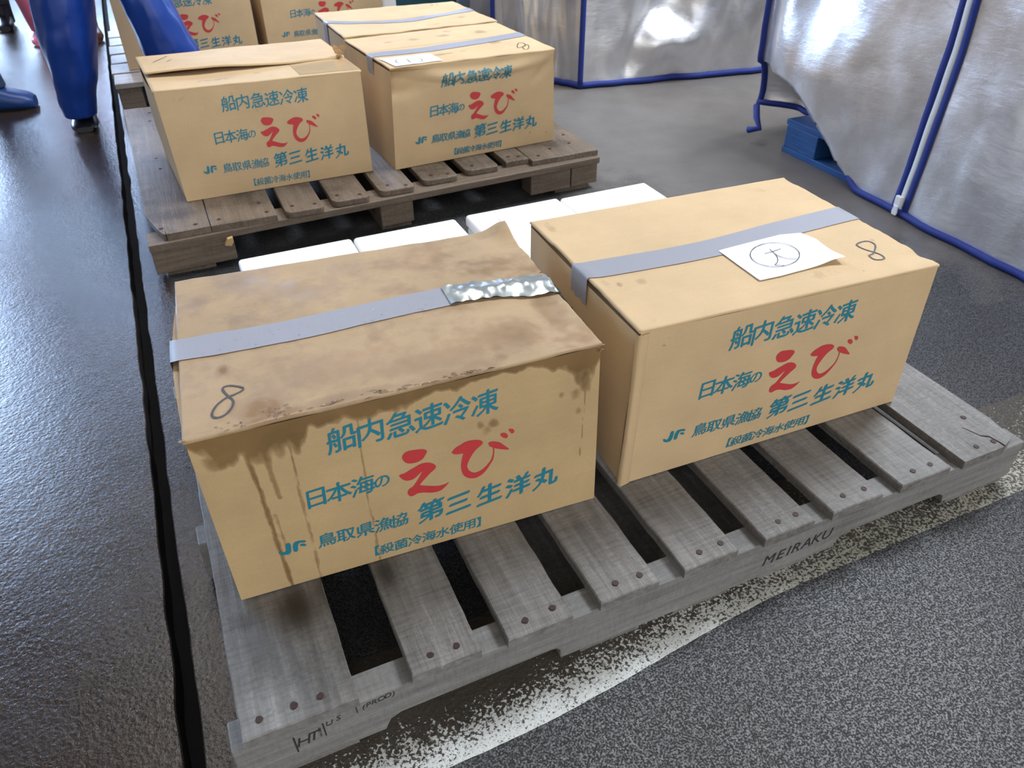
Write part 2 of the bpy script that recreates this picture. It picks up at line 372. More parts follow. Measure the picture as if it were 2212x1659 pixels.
# ------------------------------------------------------------------ text
_glyph = {}
def glyph(ch, bold):
    k = (ch, bold)
    if k not in _glyph:
        c = bpy.data.curves.new('t', 'FONT'); c.body = ch; c.offset = bold; c.resolution_u = 4
        o = bpy.data.objects.new('t', c); C.objects.link(o)
        dg = bpy.context.evaluated_depsgraph_get(); dg.update()
        m = bpy.data.meshes.new_from_object(o.evaluated_get(dg))
        _glyph[k] = ([tuple(v.co[:2]) for v in m.vertices], [tuple(p.vertices) for p in m.polygons])
        bpy.data.objects.remove(o); bpy.data.curves.remove(c); bpy.data.meshes.remove(m)
    return _glyph[k]
def put_glyph(g, ch, surf, uc, vc, size, su, sv, bold=0.016, slant=0.10, off=0.0006, latin=False):
    """surf(u,v,off)->point, v downwards; su, sv: metres per unit u and v; bold = nib width in em"""
    vs, fs = glyph(ch, 0.0); sd = ord(ch) % 97; cx, cy = 0.5, 0.36
    for k in range(4):
        t = (k/3-0.5)*2*bold; n = len(g.v)
        for (x, y) in vs:
            x = x-cx+t*0.80; y = y-cy+t*0.60
            x2 = x + 0.014*mnoise.noise(Vector((x*5, y*5, sd))) + 0.06*y; y2 = y + 0.014*mnoise.noise(Vector((x*5, y*5, sd+40))) + slant*x
            g.v.append(tuple(surf(uc + x2*size/su, vc - y2*size/sv, off+k*0.00002))); g.s.append(0.0)
        g.f += [tuple(n+i for i in f) for f in fs]
def put_poly(g, pts, surf, off=0.0006):
    from mathutils.geometry import tessellate_polygon
    n = len(g.v)
    # smooth the traced outline once (corner cutting)
    q = []
    for i, p in enumerate(pts):
        p2 = pts[(i+1) % len(pts)]; q.append((lerp(p[0], p2[0], .25), lerp(p[1], p2[1], .25))); q.append((lerp(p[0], p2[0], .75), lerp(p[1], p2[1], .75)))
    for (u, v) in q: g.v.append(tuple(surf(u, v, off))); g.s.append(0.0)
    for t in tessellate_polygon([[Vector((u, v, 0)) for u, v in q]]): g.f.append(tuple(n+i for i in t))
def smooth_line(pts, k=5):
    out = []; n = len(pts)
    for i in range(n-1):
        p0 = pts[max(i-1, 0)]; p1 = pts[i]; p2 = pts[i+1]; p3 = pts[min(i+2, n-1)]
        for s in range(k):
            t = s/k
            out.append(tuple(0.5*((2*p1[d]) + (-p0[d]+p2[d])*t + (2*p0[d]-5*p1[d]+4*p2[d]-p3[d])*t*t + (-p0[d]+3*p1[d]-3*p2[d]+p3[d])*t**3) for d in (0, 1)))
    out.append(pts[-1]); return out
def put_stroke(g, pts, surf, width, off=0.0009, taper=False):
    pts = smooth_line(pts); P = [Vector(surf(u, v, off)) for u, v in pts]; rows = []
    for i, p in enumerate(P):
        t = (P[min(i+1, len(P)-1)] - P[max(i-1, 0)]).normalized()
        u, v = pts[i]; nrm = (Vector(surf(u+.002, v, off))-p).cross(Vector(surf(u, v+.002, off))-p).normalized()
        w = width*(0.8+0.4*abs(mnoise.noise(Vector((i*0.17, width*900, 2)))))/2
        sd = nrm.cross(t)*w; rows.append([tuple(p-sd), tuple(p+sd)])
    g.grid(rows)

RED = [
[(0.4566,0.3536),(0.4619,0.3355),(0.4723,0.3242),(0.4855,0.3269),(0.5032,0.3313),(0.5162,0.3396),(0.5213,0.3523),(0.5195,0.3637),(0.5139,0.3765),(0.5097,0.3901),(0.5008,0.3991),(0.49,0.4039),(0.4766,0.401),(0.4658,0.3924),(0.4595,0.3734)],
[(0.443,0.4558),(0.4464,0.4506),(0.4569,0.4511),(0.4713,0.4389),(0.4855,0.4296),(0.4998,0.4185),(0.5135,0.4186),(0.5253,0.426),(0.5353,0.4407),(0.5394,0.4563),(0.5378,0.4682),(0.5302,0.4801),(0.522,0.4898),(0.5099,0.5121),(0.498,0.5326),(0.4917,0.5475),(0.4939,0.5508),(0.5058,0.5605),(0.5268,0.5775),(0.5421,0.5864),(0.5548,0.5863),(0.5628,0.5846),(0.5698,0.5757),(0.564,0.5912),(0.5554,0.6068),(0.5436,0.6204),(0.5293,0.6206),(0.5154,0.6144),(0.5004,0.6012),(0.4851,0.5956),(0.4786,0.6001),(0.4705,0.6063),(0.4644,0.6033),(0.4597,0.5913),(0.4588,0.5734),(0.4617,0.5581),(0.4676,0.5506),(0.4757,0.5445),(0.4829,0.5265),(0.4902,0.5068),(0.4994,0.4791),(0.504,0.4653),(0.4967,0.4736),(0.4849,0.4921),(0.4752,0.5008),(0.4645,0.5006),(0.4565,0.4942),(0.449,0.4793)],
[(0.5827,0.4006),(0.5887,0.3879),(0.5953,0.3774),(0.6065,0.3697),(0.6193,0.3594),(0.6349,0.3579),(0.6518,0.3644),(0.664,0.376),(0.668,0.3903),(0.6648,0.4012),(0.6566,0.4108),(0.6484,0.4205),(0.6399,0.4374),(0.6311,0.4616),(0.6239,0.487),(0.6203,0.5072),(0.6216,0.527),(0.6265,0.5453),(0.6341,0.5597),(0.6419,0.5666),(0.6533,0.5643),(0.6649,0.5544),(0.6751,0.538),(0.6837,0.5206),(0.689,0.505),(0.6929,0.4773),(0.6942,0.4595),(0.6928,0.4383),(0.6968,0.4406),(0.6972,0.4613),(0.6952,0.4938),(0.6923,0.5146),(0.6849,0.5365),(0.6743,0.5643),(0.664,0.5846),(0.6522,0.5964),(0.6407,0.6014),(0.628,0.5954),(0.6172,0.5815),(0.6092,0.5609),(0.6054,0.5356),(0.6042,0.5046),(0.6061,0.4759),(0.6096,0.4483),(0.6135,0.4286),(0.6129,0.4238),(0.6044,0.4219),(0.5951,0.4191),(0.5876,0.412)],
[(0.6828,0.4083),(0.6839,0.398),(0.6949,0.4002),(0.7121,0.4149),(0.7213,0.4351),(0.7305,0.4574),(0.7384,0.4722),(0.7366,0.4786),(0.7222,0.4683),(0.7064,0.4539),(0.6955,0.441),(0.6878,0.4297),(0.6833,0.4196)],
[(0.7156,0.3696),(0.7213,0.3639),(0.7307,0.3705),(0.7353,0.383),(0.7371,0.3968),(0.7316,0.4052),(0.7238,0.3962),(0.7177,0.3835)],
[(0.7383,0.3522),(0.7439,0.3529),(0.7518,0.3589),(0.7551,0.3728),(0.7538,0.3829),(0.7481,0.3868),(0.7435,0.375),(0.7405,0.3625)]]
JF = [
[(0.1186,0.7433),(0.1238,0.7405),(0.1288,0.7511),(0.1335,0.7527),(0.1381,0.7447),(0.1406,0.7095),(0.1431,0.698),(0.1531,0.7003),(0.1503,0.7506),(0.1477,0.7656),(0.1425,0.7732),(0.1292,0.7704),(0.1221,0.7609)],
[(0.1565,0.7216),(0.1622,0.7024),(0.1722,0.7012),(0.1865,0.7059),(0.1909,0.7172),(0.1849,0.7227),(0.1752,0.7155),(0.1686,0.724),(0.1657,0.7692),(0.1554,0.7681),(0.1551,0.7475)],
[(0.1716,0.731),(0.1809,0.7251),(0.1888,0.7379),(0.1868,0.7479),(0.1768,0.7416)]]
def print_front(surf, su, sv, parent, dv=0.0):
    def line(chars, us, v, sizes, bold, slant, extra=()):
        g = G()
        for i, (ch, u) in enumerate(zip(chars, us)): put_glyph(g, ch, surf, u, v, sizes[i] if isinstance(sizes, tuple) else sizes, su, sv, bold, slant)
        for p in extra: put_poly(g, p, surf)
        tag(g.make('printed_lettering', M['teal'], parent), 'teal printed Japanese lettering')
    line('船内急速冷凍', (.325, .393, .466, .536, .609, .680), .170, .0415, .017, .12)
    line('日本海の', (.238, .293, .352, .400), .462+dv, (.036, .036, .035, .025), .018, .10)
    line('第三生洋丸', (.514, .590, .678, .761, .843), .738, .042, .034, .14)
    line('鳥取県漁協', (.240, .288, .338, .386, .428), .744, .0275, .018, .10)
    line('', (), 0, 0, 0, 0, JF)
    line('【殺菌冷海水使用】', [lerp(.346, .656, i/8) for i in range(9)], .922, .0225, .017, .10)
    for P in (RED[:2], RED[2:]):
        g = G()
        for p in P: put_poly(g, p, surf)
        tag(g.make('red_lettering', M['red'], parent), 'large red brushed character')

# ------------------------------------------------------------------ cartons
class Carton:
    def __init__(s, label, corners, mat, mat_top, step=0.012, bulge=0.006, topbulge=0.004, dent=None, lift=None, group='printed cardboard cartons'):
        s.c = [Vector(p) for p in corners]; s.mat = mat; s.mat_top = mat_top; s.step = step
        s.bulge = bulge; s.tb = topbulge; s.dent = dent; s.lift = lift or (lambda u, v: 0.0)
        ctr = (s.c[0]+s.c[1]+s.c[6]+s.c[7])/4
        s.root = thing('cardboard_carton', ctr, label, 'box', group)
        s.W = (s.c[3]-s.c[2]).length; s.H = (s.c[2]-s.c[0]).length; s.D = (s.c[4]-s.c[2]).length
    def quad(s, tl, tr, bl, br, u, v):
        a = s.c[tl].lerp(s.c[tr], u); b = s.c[bl].lerp(s.c[br], u); return a.lerp(b, v)
    def front(s, u, v, off=0.0):
        p = s.quad(2, 3, 0, 1, u, v); n = (s.c[1]-s.c[0]).cross(s.c[2]-s.c[0]).normalized()
        uu = max(0, min(1, u)); vv = max(0, min(1, v))
        d = s.bulge*math.sin(math.pi*uu)**0.8*math.sin(math.pi*vv)**0.8
        if s.dent: d += s.dent(u, v)
        return p + n*(d+off)
    def left(s, u, v, off=0.0):
        p = s.quad(4, 2, 6, 0, u, v); n = (s.c[0]-s.c[6]).cross(s.c[4]-s.c[6]).normalized()
        uu = max(0, min(1, u)); vv = max(0, min(1, v))
        return p + n*(off + s.lb*math.sin(math.pi*uu)*math.sin(math.pi*(0.15+0.85*vv))*(1 if v < 1 else 0))
    lb = 0.004
    def right(s, u, v, off=0.0):
        p = s.quad(3, 5, 1, 7, u, v); n = (s.c[7]-s.c[1]).cross(s.c[3]-s.c[1]).normalized()
        return p + n*(off + 0.003*math.sin(math.pi*max(0, min(1, u)))*math.sin(math.pi*max(0, min(1, v))))
    def back(s, u, v, off=0.0):
        p = s.quad(5, 4, 7, 6, u, v); return p
    def top(s, u, v, off=0.0):
        p = s.quad(2, 3, 4, 5, u, v); uu = max(0, min(1, u)); vv = max(0, min(1, v))
        return p + Vector((0, 0, off + s.tb*math.sin(math.pi*uu)*math.sin(math.pi*vv) + s.lift(uu, vv)))
    def topd(s, u, v, off=0.0): return s.top(u, v, off)
    def body(s, stain=None, rside=None):
        g = G(); vo = 0.004/s.H
        for fn, ln, st, v0 in ((s.front, s.W, stain, vo), (s.left, s.D, None, vo*2.6), (s.right, s.D, rside, vo*2.6), (s.back, s.W, None, vo)):
            nu = int(ln/s.step); nv = int(s.H/s.step); rows = []; sv = []
            for j in range(nv+1):
                v = lerp(v0, 1, j/nv)
                rows.append([tuple(fn(i/nu, v)) for i in range(nu+1)]); sv.append([st(i/nu, v) if st else 0.0 for i in range(nu+1)])
            g.grid(rows, sv)
        n = len(g.v); g.v += [tuple(s.c[i]+Vector((0, 0, 0.0004))) for i in (0, 1, 7, 6)]; g.s += [0]*4; g.f.append((n+3, n+2, n+1, n))
        n = len(g.v); g.v += [tuple(s.c[i]-Vector((0, 0, 0.013))) for i in (2, 3, 5, 4)]; g.s += [0]*4; g.f.append((n, n+1, n+2, n+3))
        s.b = g.make('carton_body', s.mat, s.root, True)
        return s.b
    def flap(s, v0, v1, name='top_flap', stain=None, fn=None, over=0.0025, zoff=0.0, thick=0.004, mat=None):
        """v0 = fold edge, v1 = free edge"""
        fn = fn or s.topd; nu = int(s.W/s.step); nv = max(3, int(abs(v1-v0)*s.D/s.step)); sg = 1 if v1 > v0 else -1
        prof = [(0, -thick), (0, -thick*.5), (0.0010, -thick*.12), (0.003, 0)]
        prof = [(v0 + sg*d/s.D, z) for d, z in prof] + [(lerp(v0 + sg*0.003/s.D, v1, j/nv), 0) for j in range(1, nv+1)] + [(v1, -thick)]
        us = [-over/s.W + (1+2*over/s.W)*i/nu for i in range(nu+1)]
        rows = []; sv = []
        for (v, dz) in prof:
            r = [tuple(fn(us[0], v, zoff-thick))] + [tuple(fn(u, v, zoff+dz)) for u in us] + [tuple(fn(us[-1], v, zoff-thick))]
            q = [stain(u, v) if stain else 0.0 for u in us]; rows.append(r); sv.append([q[0]] + q + [q[-1]])
        g = G(); g.grid(rows, sv); return g.make(name, mat or s.mat_top, s.root, True)
    def strip(s, name, path, width, mat, drop_l=0.0, drop_r=0.0, off=0.0012, wr=None, ext=0.003):
        """tape along the top: path of (u, v) centre points, width in metres; may fold down the sides"""
        g = G(); rows = []; pts = smooth_line(path, 10)
        hv = width/2/s.D
        lv = path[0][1]; rv = path[-1][1]
        if drop_l:
            for k in range(6, -1, -1):
                z = drop_l*k/6; rows.append([tuple(s.left(1-(lv-hv+2*hv*j/6), 0, 0.0035)-Vector((0, 0, z+(0.003*math.sin(j*2.1) if k == 6 else 0)-0.0008))) for j in range(7)])
        for (u, v) in pts:
            uu = u if 0 < u < 1 else (u - ext/s.W if u <= 0 else u + ext/s.W)
            rows.append([tuple(s.topd(uu, v-hv+2*hv*j/6, off + (wr(u, j/6) if wr else 0))) for j in range(7)])
        if drop_r:
            for k in range(0, 7):
                z = drop_r*k/6; rows.append([tuple(s.right(rv-hv+2*hv*j/6, 0, 0.0035)-Vector((0, 0, z-0.0008))) for j in range(7)])
        g.grid(rows); return g.make(name, mat, s.root, True)

spots = lambda L: (lambda u, v: max([0.0]+[a*math.exp(-(((u-x)/rx)**2+((v-y)/ry)**2)**1.4) for (x, y, rx, ry, a) in L]))

# --- carton A: soaked, front left
A = [(0.0312,0.2056,0.1146),(0.5712,0.1766,0.1146),(0.0276,0.2062,0.4042),(0.5676,0.1845,0.4042),(0.0552,0.6148,0.4042),(0.5894,0.571,0.4042),(0.0514,0.6083,0.1146),(0.5933,0.5783,0.1146)]
def liftA(u, v):
    w = math.exp(-(1-u)/0.03)
    return 0.016*math.exp(-((1-u)/0.05)**2)*math.exp(-((1-v)/0.10)**2) + 0.003*w*fbm(v*9, 1, 2, 3) + 0.0015*fbm(u*7, v*5, 4, 3) - 0.006*math.exp(-((u-0.93)/0.06)**2)*sstep(0, 0.2, v)*(1-sstep(0.4, 0.5, v))
dripA = [([(0.113,0.05),(0.1133,0.1843),(0.1199,0.3516),(0.1239,0.7107),(0.1299,1.0)], 0.0062, 0.9), ([(0.150,0.1),(0.1531,0.3),(0.158,0.42)], 0.008, 0.6),
         ([(0.212,0.0),(0.2096,0.1388),(0.204,0.3795),(0.2052,0.7088),(0.2034,1.0)], 0.0042, 0.62), ([(0.368,0.0),(0.3681,0.0894),(0.3597,0.4828),(0.3605,0.7917),(0.3617,1.0)], 0.0038, 0.6),
         ([(0.962,0.05),(0.9588,0.2964),(0.9526,0.5263),(0.9476,0.66)], 0.0028, 0.55), ([(0.137,0.5),(0.139,0.62),(0.142,0.78)], 0.005, 0.5)]
DEPTH = [(0,.05),(.03,.10),(.05,.20),(.075,.24),(.10,.13),(.125,.22),(.15,.30),(.17,.16),(.2,.17),(.23,.19),(.26,.10),(.3,.08),(.36,.09),(.4,.13),(.45,.09),(.5,.09),(.55,.05),(.6,.07),(.68,.04),(.78,.05),(.85,.06),(.92,.14),(.96,.24),(1,.12)]
def pw(T, x):
    for (a, p), (b, q) in zip(T, T[1:]):
        if x <= b: return lerp(p, q, (x-a)/(b-a))
    return T[-1][1]
def stainA(u, v):
    d = pw(DEPTH, u)*(1+0.5*fbm(u*24, v*6, 3, 3)); s = 0.95*(1-sstep(d*0.55, d*1.1, v))
    for P, w, a in dripA:
        if P[0][1] <= v <= P[-1][1]:
            x = pw([(q[1], q[0]) for q in P], v) + 0.0018*fbm(v*30, w*700, 1, 2); ww = w*(1+0.5*fbm(v*11, w*300, 7, 2))
            s = max(s, a*math.exp(-((u-x)/ww)**2*1.2))
    for (x, y, rx, ry, a) in ((.664,.285,.012,.03,.6),(.70,.294,.015,.03,.65),(.682,.33,.02,.035,.42),(.889,.24,.010,.022,.5),(.94,.36,.012,.03,.45),(.93,.26,.02,.05,.45),(.045,.14,.03,.05,.7)):
        s = max(s, a*math.exp(-((u-x)/rx)**2-((v-y)/ry)**2))
    return s
def stainAtop(u, v):
    s = 0.30 + 0.34*fbm(u*6, v*5, 1.7, 5) + 0.12*fbm(u*22, v*18, 5, 3)
    s = max(s, spots([(.095,.32,.02,.035,.85),(.167,.07,.065,.07,.95),(.20,.02,.10,.03,.95),(.36,.03,.14,.035,.7),(.57,.12,.2,.08,.6),(.80,.17,.12,.12,.6),(.33,.2,.16,.12,.55),(.6,.85,.3,.12,.45),(.95,.3,.05,.2,.6)])(u, v))
    return max(0.0, s)*0.9
a = Carton('water-stained carton with torn silver tape, front left on the weathered grey pallet', A, M['card_wet'], M['card_top_wet'], 0.0028, 0.007, 0.003, None, liftA)
a.lb = 0.022
a.body(stainA); a.flap(0.0, 0.497, stain=stainAtop); a.flap(1.0, 0.503, stain=stainAtop, over=0.004)
# the left side panel bellies out past the flaps: its pale upper edge shows
g = G(); rows = []
for j in range(49):
    u = j/48; p = Vector(a.left(u, .034)); jag = 0.0012*fbm(u*30, 2, 5, 3); rows.append([tuple(p+Vector((-.0006, 0, -.012))), tuple(p+Vector((-.0008, 0, jag))), tuple(p+Vector((.0035, 0, jag+.0004))), tuple(p+Vector((.030, 0, -.003)))])
g.grid(rows); g.make('panel_edge', M['card'], a.root)
print_front(a.front, a.W, a.H, a.root)
a.strip('tape', [(0.0, .497), (.24, .475), (.45, .485), (.72, .505)], 0.056, M['tape'], drop_l=0.05)
def crA(u, t):
    k = sstep(.66, .74, u); return k*(0.007*abs(mnoise.noise(Vector((u*26, t*2.4, 3)))) + 0.006*math.sin(min(1, max(0, (u-.7)/.3))*math.pi)*(1-abs(2*t-1)) + 0.001)
a.strip('torn_tape', [(.70, .500), (.80, .490), (.90, .475), (1.0, .455)], 0.054, M['tape_shiny'], drop_r=0.045, off=0.002, wr=crA)
g = G(); put_stroke(g, [(0.1371,0.1958),(0.1243,0.2116),(0.1057,0.2241),(0.0927,0.2203),(0.0907,0.2052),(0.0989,0.174),(0.1097,0.1418),(0.1061,0.1129),(0.0923,0.0853),(0.0777,0.0757),(0.0658,0.0804),(0.0612,0.0948),(0.0652,0.1154),(0.0764,0.1396),(0.094,0.1609),(0.1135,0.1712),(0.1289,0.1809),(0.1368,0.1906)], a.topd, 0.0034)
g.make('handwritten_number', M['marker'], a.root)
# ragged torn paper at the right-hand corners
for (u, v, n) in ((1.0, 0.0, 6), (0.0, 0.0, 3), (1.005, .55, 4), (1.0, 1.0, 4)):
    g = G()
    for k in range(n):
        p = a.topd(u, v) + Vector((random.uniform(-.004, .003), random.uniform(-.003, .006), random.uniform(-.012, .001)))
        d = Vector((random.uniform(-.6, .8), random.uniform(-.8, .6), random.uniform(-.5, .7))).normalized()*random.uniform(.004, .008); e = d.cross(Vector((.3, .4, 1))).normalized()*random.uniform(.002, .005)
        g.grid([[tuple(p-e), tuple(p+e)], [tuple(p+d*.6-e*.8+Vector((0, 0, .001))), tuple(p+d*.6+e*.6)], [tuple(p+d-e*.2), tuple(p+d+e*.3)]])
    g.make('torn_paper_edge', M['card_top_wet'], a.root)

# beads of water along the top front edge and beside the number
g = G(); rd = random.Random(3)
def bead(u, v, r, el):
    p = a.topd(u, v, 0.0); n0 = len(g.v); ax = (Vector(a.topd(u+.01, v))-Vector(a.topd(u-.01, v))).normalized(); ay = Vector((-ax.y, ax.x, 0))
    rows = [[tuple(p + ax*(r*el*cr*math.cos(t)) + ay*(r*cr*math.sin(t)) + Vector((0, 0, r*.55*hh))) for t in [2*math.pi*k/10 for k in range(11)]] for cr, hh in ((1, 0), (.92, .45), (.65, .85), (.25, 1.0))]
    g.grid(rows)
for k in range(46): bead(rd.choice([rd.uniform(.22, .44), rd.uniform(.60, .71), rd.uniform(.40, .62)]), abs(rd.gauss(.008, .010)), rd.uniform(.0009, .0024), rd.uniform(1.2, 4.5))
for k in range(16): bead(rd.gauss(.195, .018), abs(rd.gauss(.035, .022)), rd.uniform(.0010, .0026), rd.uniform(1, 2.4))
for k in range(14): bead(rd.uniform(.06, .13), abs(rd.gauss(.02, .015)), rd.uniform(.0008, .0018), rd.uniform(1, 2))
n_ = NB('water'); n_.set(Base_Color=(0.9, 0.88, 0.84), Roughness=0.03); n_.b.inputs['Transmission Weight'].default_value = 1.0; n_.b.inputs['IOR'].default_value = 1.33; M['water'] = n_.m
o = g.make('water_beads', M['water'], a.root, True); tag(o, 'clear water beads', kind='stuff')
g = G()
for k in range(60):
    u = rd.uniform(.03, .68); v = .497-.03*math.sin(u*4.3)+rd.uniform(-.055, .055); r = rd.uniform(.0005, .0013); p = a.topd(u, v, 0.0013)
    g.grid([[tuple(p + Vector((r*cr*math.cos(t), r*cr*math.sin(t), r*.6*hh))) for t in [2*math.pi*q_/8 for q_ in range(9)]] for cr, hh in ((1, 0), (.85, .6), (.3, 1.0))])
o = g.make('water_droplets', M['water'], a.root, True); tag(o, 'tiny water droplets on the tape', kind='stuff')

# --- carton B: clean, front right
B = [(0.6247,0.1855,0.1146),(1.19,0.1669,0.1146),(0.6343,0.1885,0.4042),(1.1678,0.157,0.4042),(0.6485,0.5789,0.4042),(1.1864,0.553,0.4042),(0.6515,0.587,0.1146),(1.1935,0.5602,0.1146)]
def liftB(u, v):
    wl = math.exp(-u/0.02); wr = math.exp(-(1-u)/0.035)
    return wl*(0.0035+0.0035*fbm(v*8, 3, 1, 3))*math.sin(math.pi*min(1, max(0, v))) - wr*0.006*abs(fbm(v*6, 9, 1, 3)) + 0.0006*fbm(u*6, v*5, 9, 2)
sB = spots([(.066,.327,.012,.022,.5),(.13,.309,.03,.035,.35),(.03,.36,.02,.05,.3),(.64,.10,.07,.045,.30),(.04,.90,.02,.06,.4),(.345,.955,.01,.012,.45),(.29,.83,.015,.02,.3),(.06,.05,.02,.02,.3),(.77,.07,.008,.01,.5),(.93,.27,.016,.02,.35),(.86,.9,.05,.05,.25)])
b = Carton('clean carton with white paper note, front right on the weathered grey pallet', B, M['card'], M['card'], 0.006, 0.006, 0.004, None, liftB)
b.lb = 0.004
b.body(spots([(.075,.12,.01,.01,.5),(.09,.07,.015,.008,.45),(.14,.22,.006,.02,.45),(.155,.27,.006,.015,.4)])); b.flap(0.0, 0.497, stain=sB); b.flap(1.0, 0.503, stain=sB)
print_front(b.front, b.W, b.H, b.root)
b.strip('tape', [(0.0, .475), (.4, .445), (.7, .49), (1.0, .535)], 0.054, M['tape'], drop_l=0.045, drop_r=0.02)
g = G(); put_stroke(g, [(0.8802,0.1826),(0.9027,0.2094),(0.9163,0.2328),(0.9179,0.256),(0.9085,0.2702),(0.8871,0.2712),(0.8666,0.2628),(0.8591,0.2509),(0.8603,0.2239),(0.8672,0.1984),(0.8773,0.173),(0.8832,0.1468),(0.8794,0.1235),(0.8696,0.1163),(0.8544,0.118),(0.8431,0.1308),(0.8443,0.1554),(0.8471,0.1623),(0.8654,0.1676),(0.8802,0.1826)], b.topd, 0.003)
g.make('handwritten_number', M['marker'], b.root)
g = G()
for ch, u in zip('第三生洋丸', (.315, .392, .473, .551, .633)): put_glyph(g, ch, b.left, u, .295+.10*(u-.3), .035, b.D, b.H, .03, .05)
g.make('side_lettering', M['teal'], b.root)
# glued joint strip at the left end of the front panel, standing a little proud
g = G(); rows = []
for j in range(41):
    v = 0.02 + 0.98*j/40; lf = 0.0045*sstep(0.0, 0.35, v)*(1-0.5*sstep(.6, 1, v)) + 0.0008*fbm(v*20, 2, 3, 2)
    rows.append([tuple(b.front(-0.010, v, -0.004+lf)), tuple(b.front(-0.008, v, 0.002+lf)), tuple(b.front(0.004, v, 0.003+lf*.5)), tuple(b.front(0.026, v, 0.0016)), tuple(b.front(0.028, v, -0.001))])
g.grid(rows); g.make('glued_joint', M['card'], b.root, True)
g = G(); rows = []
for j in range(31):
    v = 0.03 + 0.94*j/30; w = 0.0008+0.0035*sstep(.2, .6, v)*(1-sstep(.85, 1, v))
    rows.append([tuple(b.left(1.0-w/b.D*2.2, v, 0.0008)), tuple(b.left(1.001, v, 0.0022))])
g.grid(rows); g.make('open_seam', M['card_dark'], b.root)  # dark strip laid on the panel as the shade of the open gap

def note(label, car, poly, lift, strokes, w=0.0016):
    bm = bmesh.new(); vs = [bm.verts.new((u, v, 0)) for (u, v) in poly]; f = bm.faces.new(vs)
    bmesh.ops.triangulate(bm, faces=[f]); bmesh.ops.subdivide_edges(bm, edges=bm.edges[:], cuts=10, use_grid_fill=True)
    surf = lambda u, v, o=0.0: car.topd(u, v, 0.0022 + lift(u, v) + o)
    ctr = Vector(car.topd(sum(p[0] for p in poly)/len(poly), sum(p[1] for p in poly)/len(poly), 0.0009))
    root = thing('paper_note', ctr, label, 'paper note')
    bm.verts.ensure_lookup_table(); bm.verts.index_update()
    V = [surf(v.co.x, v.co.y) for v in bm.verts]; F = [tuple(x.index for x in fc.verts) for fc in bm.faces]; bm.free()
    o = mesh('sheet', V, F, M['paper'], root, True); fix_normals(o); sd = o.modifiers.new('thickness', 'SOLIDIFY'); sd.thickness = 0.0003; sd.offset = -1
    g = G()
    for s_ in strokes: put_stroke(g, s_, surf, w, 0.0011)
    g.make('handwritten_mark', M['marker'], root)
circB = [(0.5764+0.083*math.cos(t)+.006*math.sin(t), 0.2945+0.094*math.sin(t)+.012*math.cos(t)) for t in [2*math.pi*i/24 for i in range(25)]]
note('white paper note with a circled character, on the clean front-right carton', b, [(0.4334,0.4105),(0.6758,0.4423),(0.7469,0.4262),(0.7643,0.3524),(0.7457,0.151),(0.7022,0.1584),(0.6085,0.149),(0.5147,0.1412),(0.4414,0.1426)],
     lambda u, v: 0.009*math.exp(-((u-.75)/.07)**2-((v-.13)/.09)**2), [circB, [(0.55,0.315),(0.5806,0.3186),(0.6172,0.327)], [(0.5825,0.3399),(0.5783,0.2969),(0.5692,0.2641),(0.5511,0.2328),(0.5366,0.2204),(0.5485,0.2082),(0.5618,0.1985)], [(0.5783,0.2969),(0.5816,0.274),(0.5946,0.2461),(0.6194,0.2284)]])

# --- carton C: rear pallet, left, overlapping flaps
Cc = [(0.1002,1.6494,0.1236),(0.6322,1.654,0.1236),(0.0898,1.6911,0.4131),(0.6305,1.6536,0.4131),(0.0702,2.0692,0.4131),(0.608,2.0563,0.4131),(0.0748,2.047,0.1236),(0.617,2.0725,0.1236)]
def liftC(u, v): return 0.004*fbm(u*3, v*3, 8, 2)*math.sin(math.pi*u)
c = Carton('carton with lapped lifting top flap, left on the brown block pallet', Cc, M['card'], M['card'], 0.009, 0.007, 0.002, None, liftC)
c.lb = 0.010
sC = spots([(.3,.14,.12,.03,.45),(.52,.2,.04,.03,.4),(.56,.1,.03,.02,.35),(.7,.2,.06,.05,.3),(.15,.08,.06,.03,.3)])
c.body(spots([(.10,.10,.05,.05,.28),(.35,.10,.1,.04,.25),(.2,.3,.02,.04,.25),(.45,.25,.02,.03,.3)])); c.flap(0.0, 0.46, stain=sC)
def ctop(u, v, off=0.0):
    p = c.top(u, v, off); k = sstep(1.0, 0.45, v) if False else (1-sstep(.40, 1.0, v)); return p + Vector((0, 0, 0.0045 + k*0.014*math.exp(-((u-.25)/.33)**2)))
def ctop_curve(u, v, off=0.0):
    # free edge dips towards the front on the right-hand side of the middle
    t = (1-v)/(1-0.335); return ctop(u, v + t*(0.07*abs(2*u-0.95)**2.2 - 0.02), off)
c.flap(1.0, 0.335, stain=spots([(.47,.62,.012,.02,.6),(.2,.95,.03,.02,.3),(.03,.9,.02,.05,.3)]), fn=ctop_curve, name='lifted_flap', over=0.004)
g = G(); put_stroke(g, [(0.148,0.92),(0.1007,0.786),(0.0622,0.6866)], ctop_curve, 0.003); put_stroke(g, [(0.1573,0.7303),(0.1275,0.6467)], ctop_curve, 0.003); g.make('handwritten_mark', M['marker'], c.root)
def clear():
    n = NB('clear_packing_tape'); n.set(Base_Color=(0.56, 0.41, 0.245), Roughness=0.15); n.b.inputs['Coat Weight'].default_value = 0.6
    v = n.coord(); n.bump(n.noise(v, 40, 3), 0.4, 0.004); return n.m
M['clear_tape'] = clear()
c.strip('clear_tape', [(0.70, .20), (.8, .20), (.9, .20), (1.0, .20)], 0.13, M['clear_tape'], drop_r=0.04, off=0.0006)
g = G()
